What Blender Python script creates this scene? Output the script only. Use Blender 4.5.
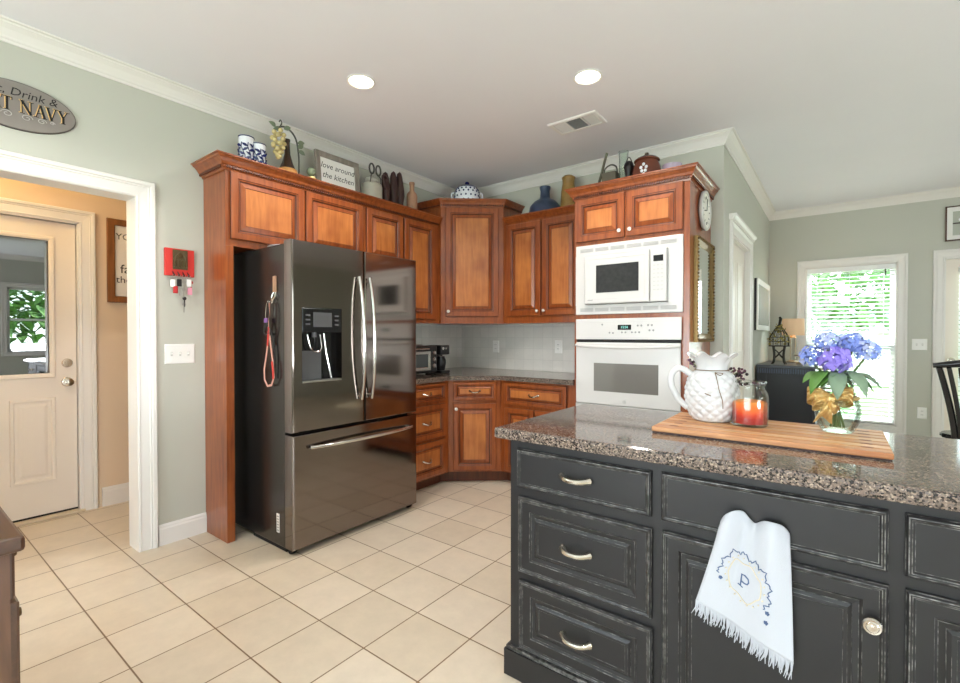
import bpy, bmesh, math, random
from mathutils import Vector, Matrix
random.seed(7)
PI = math.pi
for ob in list(bpy.data.objects):
    bpy.data.objects.remove(ob)
SC = bpy.context.scene
COL = SC.collection

# ------------------------------------------------------------------ camera, world, lights, exposure
cd = bpy.data.cameras.new('camera'); cam = bpy.data.objects.new('camera', cd); COL.objects.link(cam)
cd.sensor_width = 36.0; cd.lens = 469.0 / 960.0 * 36.0; cd.clip_start = 0.02
cam.location = (0, 0, 1.25); cam.rotation_euler = (PI / 2 - 0.0128, 0, 0.6515)
SC.camera = cam
SC.view_settings.view_transform = 'Standard'; SC.view_settings.look = 'None'
SC.view_settings.gamma = 1.0; SC.view_settings.use_curve_mapping = False
SC.view_settings.exposure = 0.28
W = bpy.data.worlds.new('sky'); SC.world = W; W.use_nodes = True
nt = W.node_tree; nt.nodes.clear()
wo = nt.nodes.new('ShaderNodeOutputWorld'); wb = nt.nodes.new('ShaderNodeBackground')
ramp = nt.nodes.new('ShaderNodeValToRGB'); sep = nt.nodes.new('ShaderNodeSeparateXYZ'); tcw = nt.nodes.new('ShaderNodeTexCoord')
ramp.color_ramp.elements[0].position = 0.0; ramp.color_ramp.elements[0].color = (0.95, 0.97, 1, 1)
ramp.color_ramp.elements[1].position = 0.6; ramp.color_ramp.elements[1].color = (0.62, 0.78, 1, 1)
nt.links.new(tcw.outputs['Generated'], sep.inputs[0]); nt.links.new(sep.outputs['Z'], ramp.inputs[0])
nt.links.new(ramp.outputs[0], wb.inputs[0]); wb.inputs[1].default_value = 8.0
nt.links.new(wb.outputs[0], wo.inputs[0])

def light(name, kind, loc, energy, color, rot=(0, 0, 0), **kw):
    d = bpy.data.lights.new(name, kind); d.energy = energy; d.color = color
    for k, v in kw.items(): setattr(d, k, v)
    o = bpy.data.objects.new(name, d); o.location = loc; o.rotation_euler = rot; COL.objects.link(o); return o
light('sun', 'SUN', (6, 20, 12), 14, (1, 0.95, 0.86), (math.radians(-40), math.radians(-25), 0), angle=0.02)
# window daylight; the south lamp is added fill, tilted up to brighten the ceiling
light('south_ceiling_fill', 'AREA', (-0.9, -2.95, 1.05), 88, (0.895, 0.91, 1), (math.radians(127), 0, 0), shape='RECTANGLE', size=3.4, size_y=0.9)
light('daylight_east_window', 'AREA', (3.55, 0.2, 0.84), 46, (0.88, 0.915, 1), (0, math.radians(122), 0), shape='RECTANGLE', size=0.2, size_y=1.7)
light('daylight_east_window_dining', 'AREA', (3.55, 2.25, 1.03), 14, (0.92, 0.94, 1), (0, math.radians(105), 0), shape='RECTANGLE', size=0.14, size_y=1.2)
light('daylight_far_window', 'AREA', (0.1, 6.98, 1.15), 12, (0.95, 0.98, 1), (math.radians(-90), 0, 0), shape='RECTANGLE', size=0.75, size_y=1.7)
light('hall_lamp_glow', 'POINT', (-3.75, 0.1, 2.6), 17, (1, 0.74, 0.36), shadow_soft_size=0.08)

# ------------------------------------------------------------------ helpers
def lin(c):
    r = []
    for x in c[:3]:
        x /= 255.0
        r.append(x / 12.92 if x <= 0.04045 else ((x + 0.055) / 1.055) ** 2.4)
    return (r[0], r[1], r[2], 1)

MATS = {}
def new_mat(name):
    m = bpy.data.materials.new(name); m.use_nodes = True
    MATS[name] = m
    b = m.node_tree.nodes['Principled BSDF']
    return m, m.node_tree, b

def mat(name, c, rough=0.5, metal=0.0, bump=0.0, bscale=60, var=0.0, vscale=6, coat=0, spec=None, emit=None, estr=0, trans=0, ior=None):
    m, t, b = new_mat(name)
    b.inputs['Base Color'].default_value = lin(c); b.inputs['Roughness'].default_value = rough; b.inputs['Metallic'].default_value = metal
    if coat: b.inputs['Coat Weight'].default_value = coat; b.inputs['Coat Roughness'].default_value = 0.08
    if spec is not None: b.inputs['Specular IOR Level'].default_value = spec
    if trans: b.inputs['Transmission Weight'].default_value = trans
    if ior: b.inputs['IOR'].default_value = ior
    if emit: b.inputs['Emission Color'].default_value = lin(emit); b.inputs['Emission Strength'].default_value = estr
    tc = t.nodes.new('ShaderNodeTexCoord')
    n = t.nodes.new('ShaderNodeTexNoise'); n.inputs['Scale'].default_value = vscale; n.inputs['Detail'].default_value = 4
    t.links.new(tc.outputs['Object'], n.inputs['Vector'])
    v = max(var, 0.02)
    mx = t.nodes.new('ShaderNodeMix'); mx.data_type = 'RGBA'
    mx.inputs[6].default_value = tuple(x * (1 - v) for x in lin(c)[:3]) + (1,)
    mx.inputs[7].default_value = tuple(min(1, x * (1 + v)) for x in lin(c)[:3]) + (1,)
    t.links.new(n.outputs['Fac'], mx.inputs[0]); t.links.new(mx.outputs[2], b.inputs['Base Color'])
    if bump:
        n2 = t.nodes.new('ShaderNodeTexNoise'); n2.inputs['Scale'].default_value = bscale; n2.inputs['Detail'].default_value = 3
        t.links.new(tc.outputs['Object'], n2.inputs['Vector'])
        bp = t.nodes.new('ShaderNodeBump'); bp.inputs['Strength'].default_value = bump; bp.inputs['Distance'].default_value = 0.004
        t.links.new(n2.outputs['Fac'], bp.inputs['Height']); t.links.new(bp.outputs[0], b.inputs['Normal'])
    return m

def wood(name, c1, c2, rough=0.35, scale=(9, 9, 0.9), coat=0.25, blotch=0.35):
    m, t, b = new_mat(name)
    tc = t.nodes.new('ShaderNodeTexCoord'); mp = t.nodes.new('ShaderNodeMapping'); mp.inputs['Scale'].default_value = scale
    t.links.new(tc.outputs['Object'], mp.inputs[0])
    n = t.nodes.new('ShaderNodeTexNoise'); n.inputs['Scale'].default_value = 4; n.inputs['Detail'].default_value = 6; n.inputs['Distortion'].default_value = 0.6
    t.links.new(mp.outputs[0], n.inputs['Vector'])
    n2 = t.nodes.new('ShaderNodeTexNoise'); n2.inputs['Scale'].default_value = 5; n2.inputs['Detail'].default_value = 2
    t.links.new(tc.outputs['Object'], n2.inputs['Vector'])
    ad = t.nodes.new('ShaderNodeMix'); ad.data_type = 'FLOAT'; ad.inputs[0].default_value = blotch
    t.links.new(n.outputs['Fac'], ad.inputs[2]); t.links.new(n2.outputs['Fac'], ad.inputs[3])
    r = t.nodes.new('ShaderNodeValToRGB')
    r.color_ramp.elements[0].position = 0.32; r.color_ramp.elements[0].color = lin(c1)
    r.color_ramp.elements[1].position = 0.68; r.color_ramp.elements[1].color = lin(c2)
    t.links.new(ad.outputs[0], r.inputs[0]); t.links.new(r.outputs[0], b.inputs['Base Color'])
    b.inputs['Roughness'].default_value = rough; b.inputs['Coat Weight'].default_value = coat; b.inputs['Coat Roughness'].default_value = 0.15
    return m

def thin_glass(name, tint=(255, 255, 255), gloss=0.12, rough=0.0):
    m, t, b = new_mat(name); t.nodes.remove(b)
    out = t.nodes['Material Output']
    tr = t.nodes.new('ShaderNodeBsdfTransparent'); tr.inputs[0].default_value = lin(tint)
    gl = t.nodes.new('ShaderNodeBsdfGlossy'); gl.inputs['Roughness'].default_value = rough
    fr = t.nodes.new('ShaderNodeLayerWeight'); fr.inputs[0].default_value = 0.22
    ma = t.nodes.new('ShaderNodeMath'); ma.operation = 'MULTIPLY_ADD'; ma.inputs[1].default_value = 0.55; ma.inputs[2].default_value = gloss
    t.links.new(fr.outputs['Fresnel'], ma.inputs[0])
    mx = t.nodes.new('ShaderNodeMixShader'); t.links.new(ma.outputs[0], mx.inputs[0]); t.links.new(tr.outputs[0], mx.inputs[1]); t.links.new(gl.outputs[0], mx.inputs[2])
    t.links.new(mx.outputs[0], out.inputs[0]); return m

def sanitize(vs): return [Vector(v) for v in vs]

class MB:
    def __init__(s): s.bm = bmesh.new(); s.mats = []
    def mi(s, m):
        if m not in s.mats: s.mats.append(m)
        return s.mats.index(m)
    def face(s, vs, m, sm=False):
        try: f = s.bm.faces.new(vs)
        except ValueError: return None
        f.material_index = s.mi(m); f.smooth = sm; return f
    def quad(s, pts, m): return s.face([s.bm.verts.new(p) for p in pts], m)
    def box(s, x0, y0, z0, x1, y1, z1, m, bev=0.0, M=None):
        x0, x1 = min(x0, x1), max(x0, x1); y0, y1 = min(y0, y1), max(y0, y1); z0, z1 = min(z0, z1), max(z0, z1)
        P = [(x0, y0, z0), (x1, y0, z0), (x1, y1, z0), (x0, y1, z0), (x0, y0, z1), (x1, y0, z1), (x1, y1, z1), (x0, y1, z1)]
        if M is not None: P = [M @ Vector(p) for p in P]
        v = [s.bm.verts.new(p) for p in P]
        fs = [s.face([v[i] for i in q], m) for q in ((0, 3, 2, 1), (4, 5, 6, 7), (0, 1, 5, 4), (1, 2, 6, 5), (2, 3, 7, 6), (3, 0, 4, 7))]
        if bev > 0:
            es = set(e for f in fs for e in f.edges)
            bmesh.ops.bevel(s.bm, geom=list(es), offset=bev, segments=2, profile=0.5, affect='EDGES')
    def prism(s, poly, z0, z1, m, M=None):
        a = [s.bm.verts.new((M @ Vector((p[0], p[1], z0))) if M else (p[0], p[1], z0)) for p in poly]
        b = [s.bm.verts.new((M @ Vector((p[0], p[1], z1))) if M else (p[0], p[1], z1)) for p in poly]
        s.face(a[::-1], m); s.face(b, m); n = len(poly)
        for i in range(n): s.face([a[i], a[(i + 1) % n], b[(i + 1) % n], b[i]], m)
    def tube(s, pts, r, m, seg=10, caps=True, closed=False, flat=1.0):
        pts = sanitize(pts); n = len(pts)
        rs = r if isinstance(r, (list, tuple)) else [r] * n
        rings = []; up = None
        for i in range(n):
            if closed: d = pts[(i + 1) % n] - pts[i - 1]
            else: d = pts[min(i + 1, n - 1)] - pts[max(i - 1, 0)]
            if d.length < 1e-9: d = Vector((0, 0, 1))
            d.normalize()
            if up is None:
                up = Vector((0, 0, 1)) if abs(d.z) < 0.9 else Vector((1, 0, 0))
            a = (up - d * up.dot(d)); 
            if a.length < 1e-6: a = d.orthogonal()
            a.normalize(); b = d.cross(a); up = a
            rings.append([s.bm.verts.new(pts[i] + (a * math.cos(2 * PI * k / seg) * flat + b * math.sin(2 * PI * k / seg)) * rs[i]) for k in range(seg)])
        for i in range(n if closed else n - 1):
            A, B = rings[i], rings[(i + 1) % n]
            for k in range(seg): s.face([A[k], A[(k + 1) % seg], B[(k + 1) % seg], B[k]], m, True)
        if caps and not closed:
            s.face(rings[0][::-1], m); s.face(rings[-1], m)
    def lathe(s, prof, m, c=(0, 0, 0), seg=32, rf=None, M=None, mats=None):
        rings = []
        for (r, z) in prof:
            if r < 1e-6:
                p = Vector((c[0], c[1], c[2] + z)); rings.append([s.bm.verts.new(M @ p if M else p)])
            else:
                R = []
                for k in range(seg):
                    a = 2 * PI * k / seg; rr = r * (rf(a, z) if rf else 1)
                    p = Vector((c[0] + rr * math.cos(a), c[1] + rr * math.sin(a), c[2] + z)); R.append(s.bm.verts.new(M @ p if M else p))
                rings.append(R)
        for i in range(len(rings) - 1):
            A, B = rings[i], rings[i + 1]; mm = mats[i] if mats else m
            if len(A) == 1 and len(B) == 1: continue
            for k in range(seg):
                k2 = (k + 1) % seg
                if len(A) == 1: s.face([A[0], B[k2], B[k]], mm, True)
                elif len(B) == 1: s.face([A[k], A[k2], B[0]], mm, True)
                else: s.face([A[k], A[k2], B[k2], B[k]], mm, True)
    def ell(s, c, r, m, seg=16, rings=10, M=None):
        prof = [(math.sin(PI * i / rings), -math.cos(PI * i / rings)) for i in range(rings + 1)]
        rx, ry, rz = r if isinstance(r, (tuple, list)) else (r, r, r)
        T = Matrix.Translation(Vector(c)) @ (M if M else Matrix.Identity(4)) @ Matrix.Diagonal((rx, ry, rz, 1))
        s.lathe([(0 if q[0] < 1e-6 else q[0], q[1]) for q in prof], m, seg=seg, M=T)
    def panel(s, o, u, v, n, w, h, rings, m):
        # concentric rectangles: rings = [(inset, height, material or None)]
        o, u, v, n = Vector(o), Vector(u), Vector(v), Vector(n); prev = None
        for (ins, dep, mm) in rings:
            q = [o + u * a + v * b + n * dep for a, b in ((ins, ins), (w - ins, ins), (w - ins, h - ins), (ins, h - ins))]
            cur = [s.bm.verts.new(p) for p in q]
            if prev:
                for i in range(4): s.face([prev[i], prev[(i + 1) % 4], cur[(i + 1) % 4], cur[i]], mm or m)
            else:
                s.face(cur[::-1], m)
            prev = cur
        return prev
    def cap(s, ring, m): s.face(ring, m)
    def sweep(s, path, prof, m, mapf, closed=False):
        # path: 2D points; prof: closed loop of (outward offset along the left normal, height)
        n = len(path); P = [Vector((p[0], p[1])) for p in path]; rings = []
        for i in range(n):
            if closed or 0 < i < n - 1:
                d0 = (P[i] - P[i - 1]).normalized(); d1 = (P[(i + 1) % n] - P[i]).normalized()
            else:
                d0 = d1 = (P[1] - P[0]).normalized() if i == 0 else (P[-1] - P[-2]).normalized()
            n0 = Vector((-d0.y, d0.x)); n1 = Vector((-d1.y, d1.x)); b = n0 + n1
            b = b / max(1e-6, b.dot(n0))
            rings.append([s.bm.verts.new(mapf(P[i].x + b.x * o, P[i].y + b.y * o, w)) for o, w in prof])
        k = len(prof)
        for i in range(n if closed else n - 1):
            A, B = rings[i], rings[(i + 1) % n]
            for j in range(k): s.face([A[j], A[(j + 1) % k], B[(j + 1) % k], B[j]], m)
        if not closed:
            s.face(rings[0][::-1], m); s.face(rings[-1], m)
    def grid(s, f, nu, nv, m, thick=None):
        V = [[s.bm.verts.new(f(i / nu, j / nv)) for j in range(nv + 1)] for i in range(nu + 1)]
        for i in range(nu):
            for j in range(nv): s.face([V[i][j], V[i + 1][j], V[i + 1][j + 1], V[i][j + 1]], m, True)
    def leaf(s, base, d, up, L, Wd, m, bend=0.25, nu=6):
        base, d, up = Vector(base), Vector(d).normalized(), Vector(up); side = d.cross(up).normalized(); up = side.cross(d).normalized()
        def f(a, b):
            wd = Wd * math.sin(PI * min(1, a * 0.96 + 0.03)) ** 0.8 * (1 - 0.25 * a)
            return base + d * (L * a) + side * (wd * (b - 0.5)) + up * (-bend * L * a * a + abs(b - 0.5) * wd * 0.35)
        s.grid(f, nu, 2, m)
    def text(s, body, size, m, mapf, align='CENTER', extrude=0.0006, shear=0.0, space=1.0):
        c = bpy.data.curves.new('t', 'FONT'); c.body = body; c.size = size; c.align_x = align; c.align_y = 'CENTER'; c.shear = shear; c.space_character = space
        c.resolution_u = 2
        o = bpy.data.objects.new('t', c); COL.objects.link(o)
        dg = bpy.context.evaluated_depsgraph_get(); me = bpy.data.meshes.new_from_object(o.evaluated_get(dg))
        bpy.data.objects.remove(o); bpy.data.curves.remove(c)
        vs = [s.bm.verts.new(mapf(v.co.x, v.co.y, extrude)) for v in me.vertices]
        for p in me.polygons: s.face([vs[i] for i in p.vertices], m)
        bpy.data.meshes.remove(me)
    def build(s, name, parent=None, recalc=True, angle=35, mods=None):
        if recalc: bmesh.ops.recalc_face_normals(s.bm, faces=s.bm.faces[:])
        me = bpy.data.meshes.new(name); s.bm.to_mesh(me); s.bm.free()
        for m in s.mats: me.materials.append(MATS[m])
        flags = [p.use_smooth for p in me.polygons]
        me.set_sharp_from_angle(angle=math.radians(angle)); me.polygons.foreach_set('use_smooth', flags)
        o = bpy.data.objects.new(name, me); COL.objects.link(o)
        if parent is not None:
            o.parent = parent
            if parent.type == 'EMPTY': o.matrix_parent_inverse = Matrix.Translation(-parent.location)
        if mods: mods(o)
        return o

def thing(name, label, cat, loc, group=None):
    o = bpy.data.objects.new(name, None); o.empty_display_size = 0.05; o.location = loc; COL.objects.link(o)
    o['label'] = label; o['category'] = cat
    if group: o['group'] = group
    return o
def tag(o, label, cat, group=None, kind=None):
    o['label'] = label; o['category'] = cat
    if group: o['group'] = group
    if kind: o['kind'] = kind
    return o
def struct(o, label=None, cat=None):
    o['kind'] = 'structure'
    if label: o['label'] = label
    if cat: o['category'] = cat
    return o
def solidify(t, off=0.0):
    def f(o):
        md = o.modifiers.new('thickness', 'SOLIDIFY'); md.thickness = t; md.offset = off
    return f
def dup(root, delta, label=None):
    r = root.copy(); COL.objects.link(r); r.location = Vector(root.location) + Vector(delta)
    if label: r['label'] = label
    for ch in root.children:
        c = ch.copy(); COL.objects.link(c); c.parent = r
        for g in ch.children:
            d = g.copy(); COL.objects.link(d); d.parent = c
    return r
X, Y, Z = Vector((1, 0, 0)), Vector((0, 1, 0)), Vector((0, 0, 1))
ID = lambda a, b, w: (a, b, w)

# ------------------------------------------------------------------ materials
def wall_mat(name, c): return mat(name, c, 0.75, bump=0.08, bscale=180, var=0.015, vscale=2, spec=0.2)
wall_mat('sage_paint', (197, 197, 186)); wall_mat('ceiling_paint', (240, 239, 243)); wall_mat('hall_paint', (226, 204, 178))
mat('white_trim', (234, 230, 225), 0.38, spec=0.4)
mat('door_white', (238, 228, 216), 0.42, spec=0.4)
wood('cherry', (118, 54, 22), (166, 88, 40), 0.28, coat=0.5)
wood('cherry_panel', (150, 80, 36), (204, 128, 66), 0.28, coat=0.5, blotch=0.55)
wood('cherry_dark', (66, 28, 12), (104, 48, 20), 0.36)
wood('dark_walnut', (62, 40, 28), (98, 66, 46), 0.3, scale=(0.9, 9, 9))
wood('walnut_panel', (84, 56, 40), (120, 84, 60), 0.35)
wood('board_wood', (176, 112, 66), (222, 168, 116), 0.45, scale=(1.2, 14, 14), coat=0.05, blotch=0.2)
wood('board_light', (196, 140, 92), (232, 188, 140), 0.45, scale=(1.2, 14, 14), coat=0.05, blotch=0.2)
wood('board_dark', (120, 66, 36), (160, 96, 56), 0.5, scale=(1.2, 14, 14), coat=0, blotch=0.2)
wood('frame_wood', (110, 66, 30), (150, 96, 50), 0.5)
wood('grey_wood', (120, 112, 102), (158, 150, 140), 0.6, coat=0)
mat('black_paint', (33, 32, 33), 0.42, var=0.12, vscale=25, spec=0.45)
mat('gap_black', (14, 13, 12), 0.6)
# worn edges: scraped grey wood showing through black paint
m_, t_, b_ = new_mat('worn_edge'); tc_ = t_.nodes.new('ShaderNodeTexCoord'); n_ = t_.nodes.new('ShaderNodeTexNoise')
n_.inputs['Scale'].default_value = 55; n_.inputs['Detail'].default_value = 5; t_.links.new(tc_.outputs['Object'], n_.inputs['Vector'])
r_ = t_.nodes.new('ShaderNodeValToRGB'); r_.color_ramp.elements[0].position = 0.44; r_.color_ramp.elements[0].color = lin((46, 45, 44)); r_.color_ramp.elements[1].position = 0.70; r_.color_ramp.elements[1].color = lin((138, 136, 132))
t_.links.new(n_.outputs['Fac'], r_.inputs[0]); t_.links.new(r_.outputs[0], b_.inputs['Base Color']); b_.inputs['Roughness'].default_value = 0.4
# granite
def granite(name):
    m, t, b = new_mat(name); tc = t.nodes.new('ShaderNodeTexCoord')
    v = t.nodes.new('ShaderNodeTexVoronoi'); v.inputs['Scale'].default_value = 240; v.inputs['Randomness'].default_value = 1
    n = t.nodes.new('ShaderNodeTexNoise'); n.inputs['Scale'].default_value = 120; n.inputs['Detail'].default_value = 4; n.inputs['Roughness'].default_value = 0.6
    t.links.new(tc.outputs['Object'], v.inputs['Vector']); t.links.new(tc.outputs['Object'], n.inputs['Vector'])
    sp = t.nodes.new('ShaderNodeSeparateColor'); t.links.new(v.outputs['Color'], sp.inputs[0])
    ad = t.nodes.new('ShaderNodeMix'); ad.data_type = 'FLOAT'; ad.inputs[0].default_value = 0.5
    t.links.new(sp.outputs[0], ad.inputs[2]); t.links.new(n.outputs['Fac'], ad.inputs[3])
    r = t.nodes.new('ShaderNodeValToRGB'); e = r.color_ramp.elements
    e[0].position = 0.28; e[0].color = lin((30, 27, 26)); e[1].position = 0.80; e[1].color = lin((186, 168, 150))
    for p, c in ((0.36, (58, 52, 50)), (0.44, (106, 94, 86)), (0.55, (134, 116, 104)), (0.64, (100, 93, 91)), (0.70, (150, 132, 118))):
        q = e.new(p); q.color = lin(c)
    t.links.new(ad.outputs[0], r.inputs[0]); t.links.new(r.outputs[0], b.inputs['Base Color'])
    b.inputs['Roughness'].default_value = 0.07; b.inputs['Specular IOR Level'].default_value = 0.6
granite('granite')
# tiles
def tiles(name, c1, c2, grout, w, mortar, ox, oy, swz=None, rough=0.3, bump=0.3, noise=0.06):
    m, t, b = new_mat(name); tc = t.nodes.new('ShaderNodeTexCoord'); mp = t.nodes.new('ShaderNodeMapping')
    src = tc.outputs['Object']
    if swz:
        sp = t.nodes.new('ShaderNodeSeparateXYZ'); cb = t.nodes.new('ShaderNodeCombineXYZ'); t.links.new(src, sp.inputs[0])
        t.links.new(sp.outputs[swz[0]], cb.inputs[0]); t.links.new(sp.outputs[swz[1]], cb.inputs[1]); src = cb.outputs[0]
    mp.inputs['Location'].default_value = (-ox + 40 * w, -oy + 40 * w, 0); t.links.new(src, mp.inputs[0])
    br = t.nodes.new('ShaderNodeTexBrick'); br.offset = 0; br.squash = 1; br.inputs['Scale'].default_value = 1
    br.inputs['Brick Width'].default_value = w; br.inputs['Row Height'].default_value = w; br.inputs['Mortar Size'].default_value = mortar; br.inputs['Mortar Smooth'].default_value = 0.2
    br.inputs['Color1'].default_value = lin(c1); br.inputs['Color2'].default_value = lin(c2); br.inputs['Mortar'].default_value = lin(grout)
    t.links.new(mp.outputs[0], br.inputs['Vector'])
    n = t.nodes.new('ShaderNodeTexNoise'); n.inputs['Scale'].default_value = 9; n.inputs['Detail'].default_value = 7; n.inputs['Roughness'].default_value = 0.7; t.links.new(tc.outputs['Object'], n.inputs['Vector'])
    mr = t.nodes.new('ShaderNodeMapRange'); mr.inputs[1].default_value = 0.3; mr.inputs[2].default_value = 0.7; mr.inputs[3].default_value = 1 - noise; mr.inputs[4].default_value = 1 + noise
    t.links.new(n.outputs['Fac'], mr.inputs[0])
    mx = t.nodes.new('ShaderNodeMix'); mx.data_type = 'RGBA'; mx.blend_type = 'MULTIPLY'; mx.inputs[0].default_value = 1
    t.links.new(br.outputs['Color'], mx.inputs[6]); t.links.new(mr.outputs[0], mx.inputs[7]); t.links.new(mx.outputs[2], b.inputs['Base Color'])
    b.inputs['Roughness'].default_value = rough
    bp = t.nodes.new('ShaderNodeBump'); bp.inputs['Strength'].default_value = bump; bp.inputs['Distance'].default_value = 0.003; bp.invert = True
    t.links.new(br.outputs['Fac'], bp.inputs['Height']); t.links.new(bp.outputs[0], b.inputs['Normal'])
tiles('floor_tile', (221, 207, 187), (211, 196, 174), (126, 100, 72), 0.30214, 0.0032, -2.1016, 1.19625, rough=0.32)
tiles('splash_back', (226, 223, 216), (218, 216, 209), (204, 202, 195), 0.105, 0.0016, 0, 0.914, swz=(0, 2), rough=0.3, bump=0.2, noise=0.04)
tiles('splash_left', (226, 223, 216), (218, 216, 209), (204, 202, 195), 0.105, 0.0016, 0, 0.914, swz=(1, 2), rough=0.3, bump=0.2, noise=0.04)
mat('appliance_white', (214, 212, 210), 0.25, spec=0.5)
mat('appliance_grey', (196, 195, 193), 0.4)
mat('vent_grey', (172, 171, 170), 0.5)
mat('oven_glass', (120, 117, 112), 0.08, spec=0.7)
mat('mesh_glass', (46, 46, 48), 0.1, var=0.6, vscale=40)
mat('display_black', (12, 12, 13), 0.15)
mat('display_digits', (120, 200, 190), 0.4, emit=(130, 220, 205), estr=0.6)
mat('print_grey', (150, 150, 150), 0.5)
mat('black_steel', (132, 123, 117), 0.095, metal=1.0, var=0.03)
m_ = MATS['black_steel']; b_ = m_.node_tree.nodes['Principled BSDF']; tg_ = m_.node_tree.nodes.new('ShaderNodeTangent'); tg_.direction_type = 'RADIAL'; tg_.axis = 'Z'
m_.node_tree.links.new(tg_.outputs[0], b_.inputs['Tangent']); b_.inputs['Anisotropic'].default_value = 0.6; b_.inputs['Anisotropic Rotation'].default_value = 0.0
mat('fridge_side', (84, 81, 79), 0.22, metal=0.85, var=0.05, vscale=3)
mat('chrome', (225, 222, 216), 0.14, metal=1.0)
mat('steel', (190, 188, 184), 0.28, metal=1.0)
mat('nickel', (205, 198, 186), 0.22, metal=1.0)
mat('pearl_knob', (236, 228, 216), 0.2, metal=0.35)
mat('dispenser_black', (20, 20, 22), 0.16)
mat('dispenser_grey', (86, 86, 88), 0.3)
mat('rubber_black', (22, 22, 22), 0.7)
mat('paper_white', (244, 242, 238), 0.7)
mat('ink_black', (28, 26, 26), 0.7)
mat('plastic_white', (243, 242, 238), 0.35)
mat('switch_shadow', (205, 204, 200), 0.5)
mat('red_board', (206, 48, 40), 0.55)
mat('bronze', (98, 84, 58), 0.4, metal=0.6, var=0.3, vscale=60)
mat('sign_slate', (138, 130, 124), 0.6, var=0.12, vscale=14)
mat('sign_rim', (88, 80, 76), 0.6)
mat('sign_gold', (232, 190, 120), 0.45)
mat('sign_pale', (184, 178, 172), 0.6)
mat('key_metal', (180, 176, 168), 0.3, metal=0.9)
mat('tag_red', (190, 40, 44), 0.5); mat('tag_pink', (226, 150, 170), 0.5); mat('tag_white', (240, 238, 236), 0.5); mat('cord_black', (28, 26, 26), 0.6)
mat('tag_purple', (130, 84, 150), 0.5); mat('leash_pink', (205, 150, 135), 0.7, var=0.3, vscale=90); mat('leash_red', (196, 58, 50), 0.7)
mat('ceramic_white', (218, 218, 219), 0.22, spec=0.5)
mat('porcelain', (236, 238, 244), 0.2); mat('cobalt', (24, 34, 92), 0.25)
mat('twine', (120, 92, 62), 0.8)
mat('bottle_brown', (58, 40, 28), 0.15); mat('wicker', (196, 142, 78), 0.6, var=0.25, vscale=80)
mat('iron_grey', (86, 84, 78), 0.5, metal=0.5); mat('glass_grape', (214, 196, 140), 0.12, var=0.2, vscale=30)
mat('sage_leaf', (112, 124, 100), 0.6); mat('jar_grey', (176, 172, 158), 0.35, var=0.12, vscale=30)
mat('carved_dark', (62, 38, 34), 0.5, var=0.2, vscale=30); mat('clay', (172, 130, 102), 0.6, var=0.1, vscale=20)
mat('blue_ceramic', (58, 72, 98), 0.3, var=0.3, vscale=24); mat('ochre_ceramic', (150, 118, 62), 0.45, var=0.35, vscale=24)
mat('watering_grey', (104, 100, 86), 0.5, metal=0.3, var=0.2, vscale=20)
mat('bean_pot', (110, 62, 46), 0.2, var=0.1); mat('lilac_glass', (186, 170, 190), 0.2)
thin_glass('clear_glass', (252, 254, 253), 0.02); thin_glass('pane_glass', (240, 246, 244), 0.04); thin_glass('vase_glass', (246, 251, 248), 0.04)
thin_glass('door_glass', (150, 158, 164), 0.30)
mat('mirror_silver', (225, 228, 226), 0.02, metal=1.0)
mat('gold_frame', (140, 114, 72), 0.36, metal=0.7, var=0.25, vscale=60); mat('gold_dark', (92, 72, 44), 0.4, metal=0.6, var=0.3, vscale=60)
mat('clock_rim', (206, 204, 200), 0.35); mat('clock_face', (238, 235, 226), 0.5)
mat('linen_white', (194, 197, 204), 0.9, bump=0.25, bscale=500); mat('thread_blue', (86, 104, 140), 0.9); mat('thread_gold', (216, 206, 182), 0.9)
mat('granules_red', (150, 26, 14), 0.55, var=0.3, vscale=40)
m_, t_, b_ = new_mat('layered_sand'); tc_ = t_.nodes.new('ShaderNodeTexCoord'); sx_ = t_.nodes.new('ShaderNodeSeparateXYZ'); t_.links.new(tc_.outputs['Object'], sx_.inputs[0])
n_ = t_.nodes.new('ShaderNodeTexNoise'); n_.inputs['Scale'].default_value = 11; t_.links.new(tc_.outputs['Object'], n_.inputs['Vector'])
ma_ = t_.nodes.new('ShaderNodeMath'); ma_.operation = 'MULTIPLY_ADD'; ma_.inputs[1].default_value = 0.05; t_.links.new(n_.outputs['Fac'], ma_.inputs[0]); t_.links.new(sx_.outputs[2], ma_.inputs[2])
mr_ = t_.nodes.new('ShaderNodeMapRange'); mr_.inputs[1].default_value = 0.955; mr_.inputs[2].default_value = 1.065; t_.links.new(ma_.outputs[0], mr_.inputs[0])
r_ = t_.nodes.new('ShaderNodeValToRGB'); e_ = r_.color_ramp.elements; e_[0].position = 0.0; e_[0].color = lin((140, 18, 10)); e_[1].position = 1.0; e_[1].color = lin((240, 176, 90))
for p_, c_ in ((0.36, (176, 26, 12)), (0.50, (222, 62, 16)), (0.74, (248, 122, 30))):
    q_ = e_.new(p_); q_.color = lin(c_)
t_.links.new(mr_.outputs[0], r_.inputs[0]); t_.links.new(r_.outputs[0], b_.inputs['Base Color']); b_.inputs['Roughness'].default_value = 0.5
mat('petal_blue', (122, 142, 214), 0.7, var=0.2, vscale=60); mat('petal_lavender', (146, 128, 222), 0.7, var=0.12, vscale=60); mat('petal_pale', (176, 186, 232), 0.7)
mat('leaf_green', (92, 138, 62), 0.5, var=0.2, vscale=40); mat('leaf_grey', (128, 150, 124), 0.55, var=0.15, vscale=40); mat('stem_green', (96, 116, 66), 0.6)
mat('gold_ribbon', (214, 182, 120), 0.32, metal=0.6, bump=1.0, bscale=110, var=0.4, vscale=90)
mat('berry', (104, 62, 84), 0.5, var=0.3, vscale=60); mat('berry_dark', (52, 34, 44), 0.5)
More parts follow.
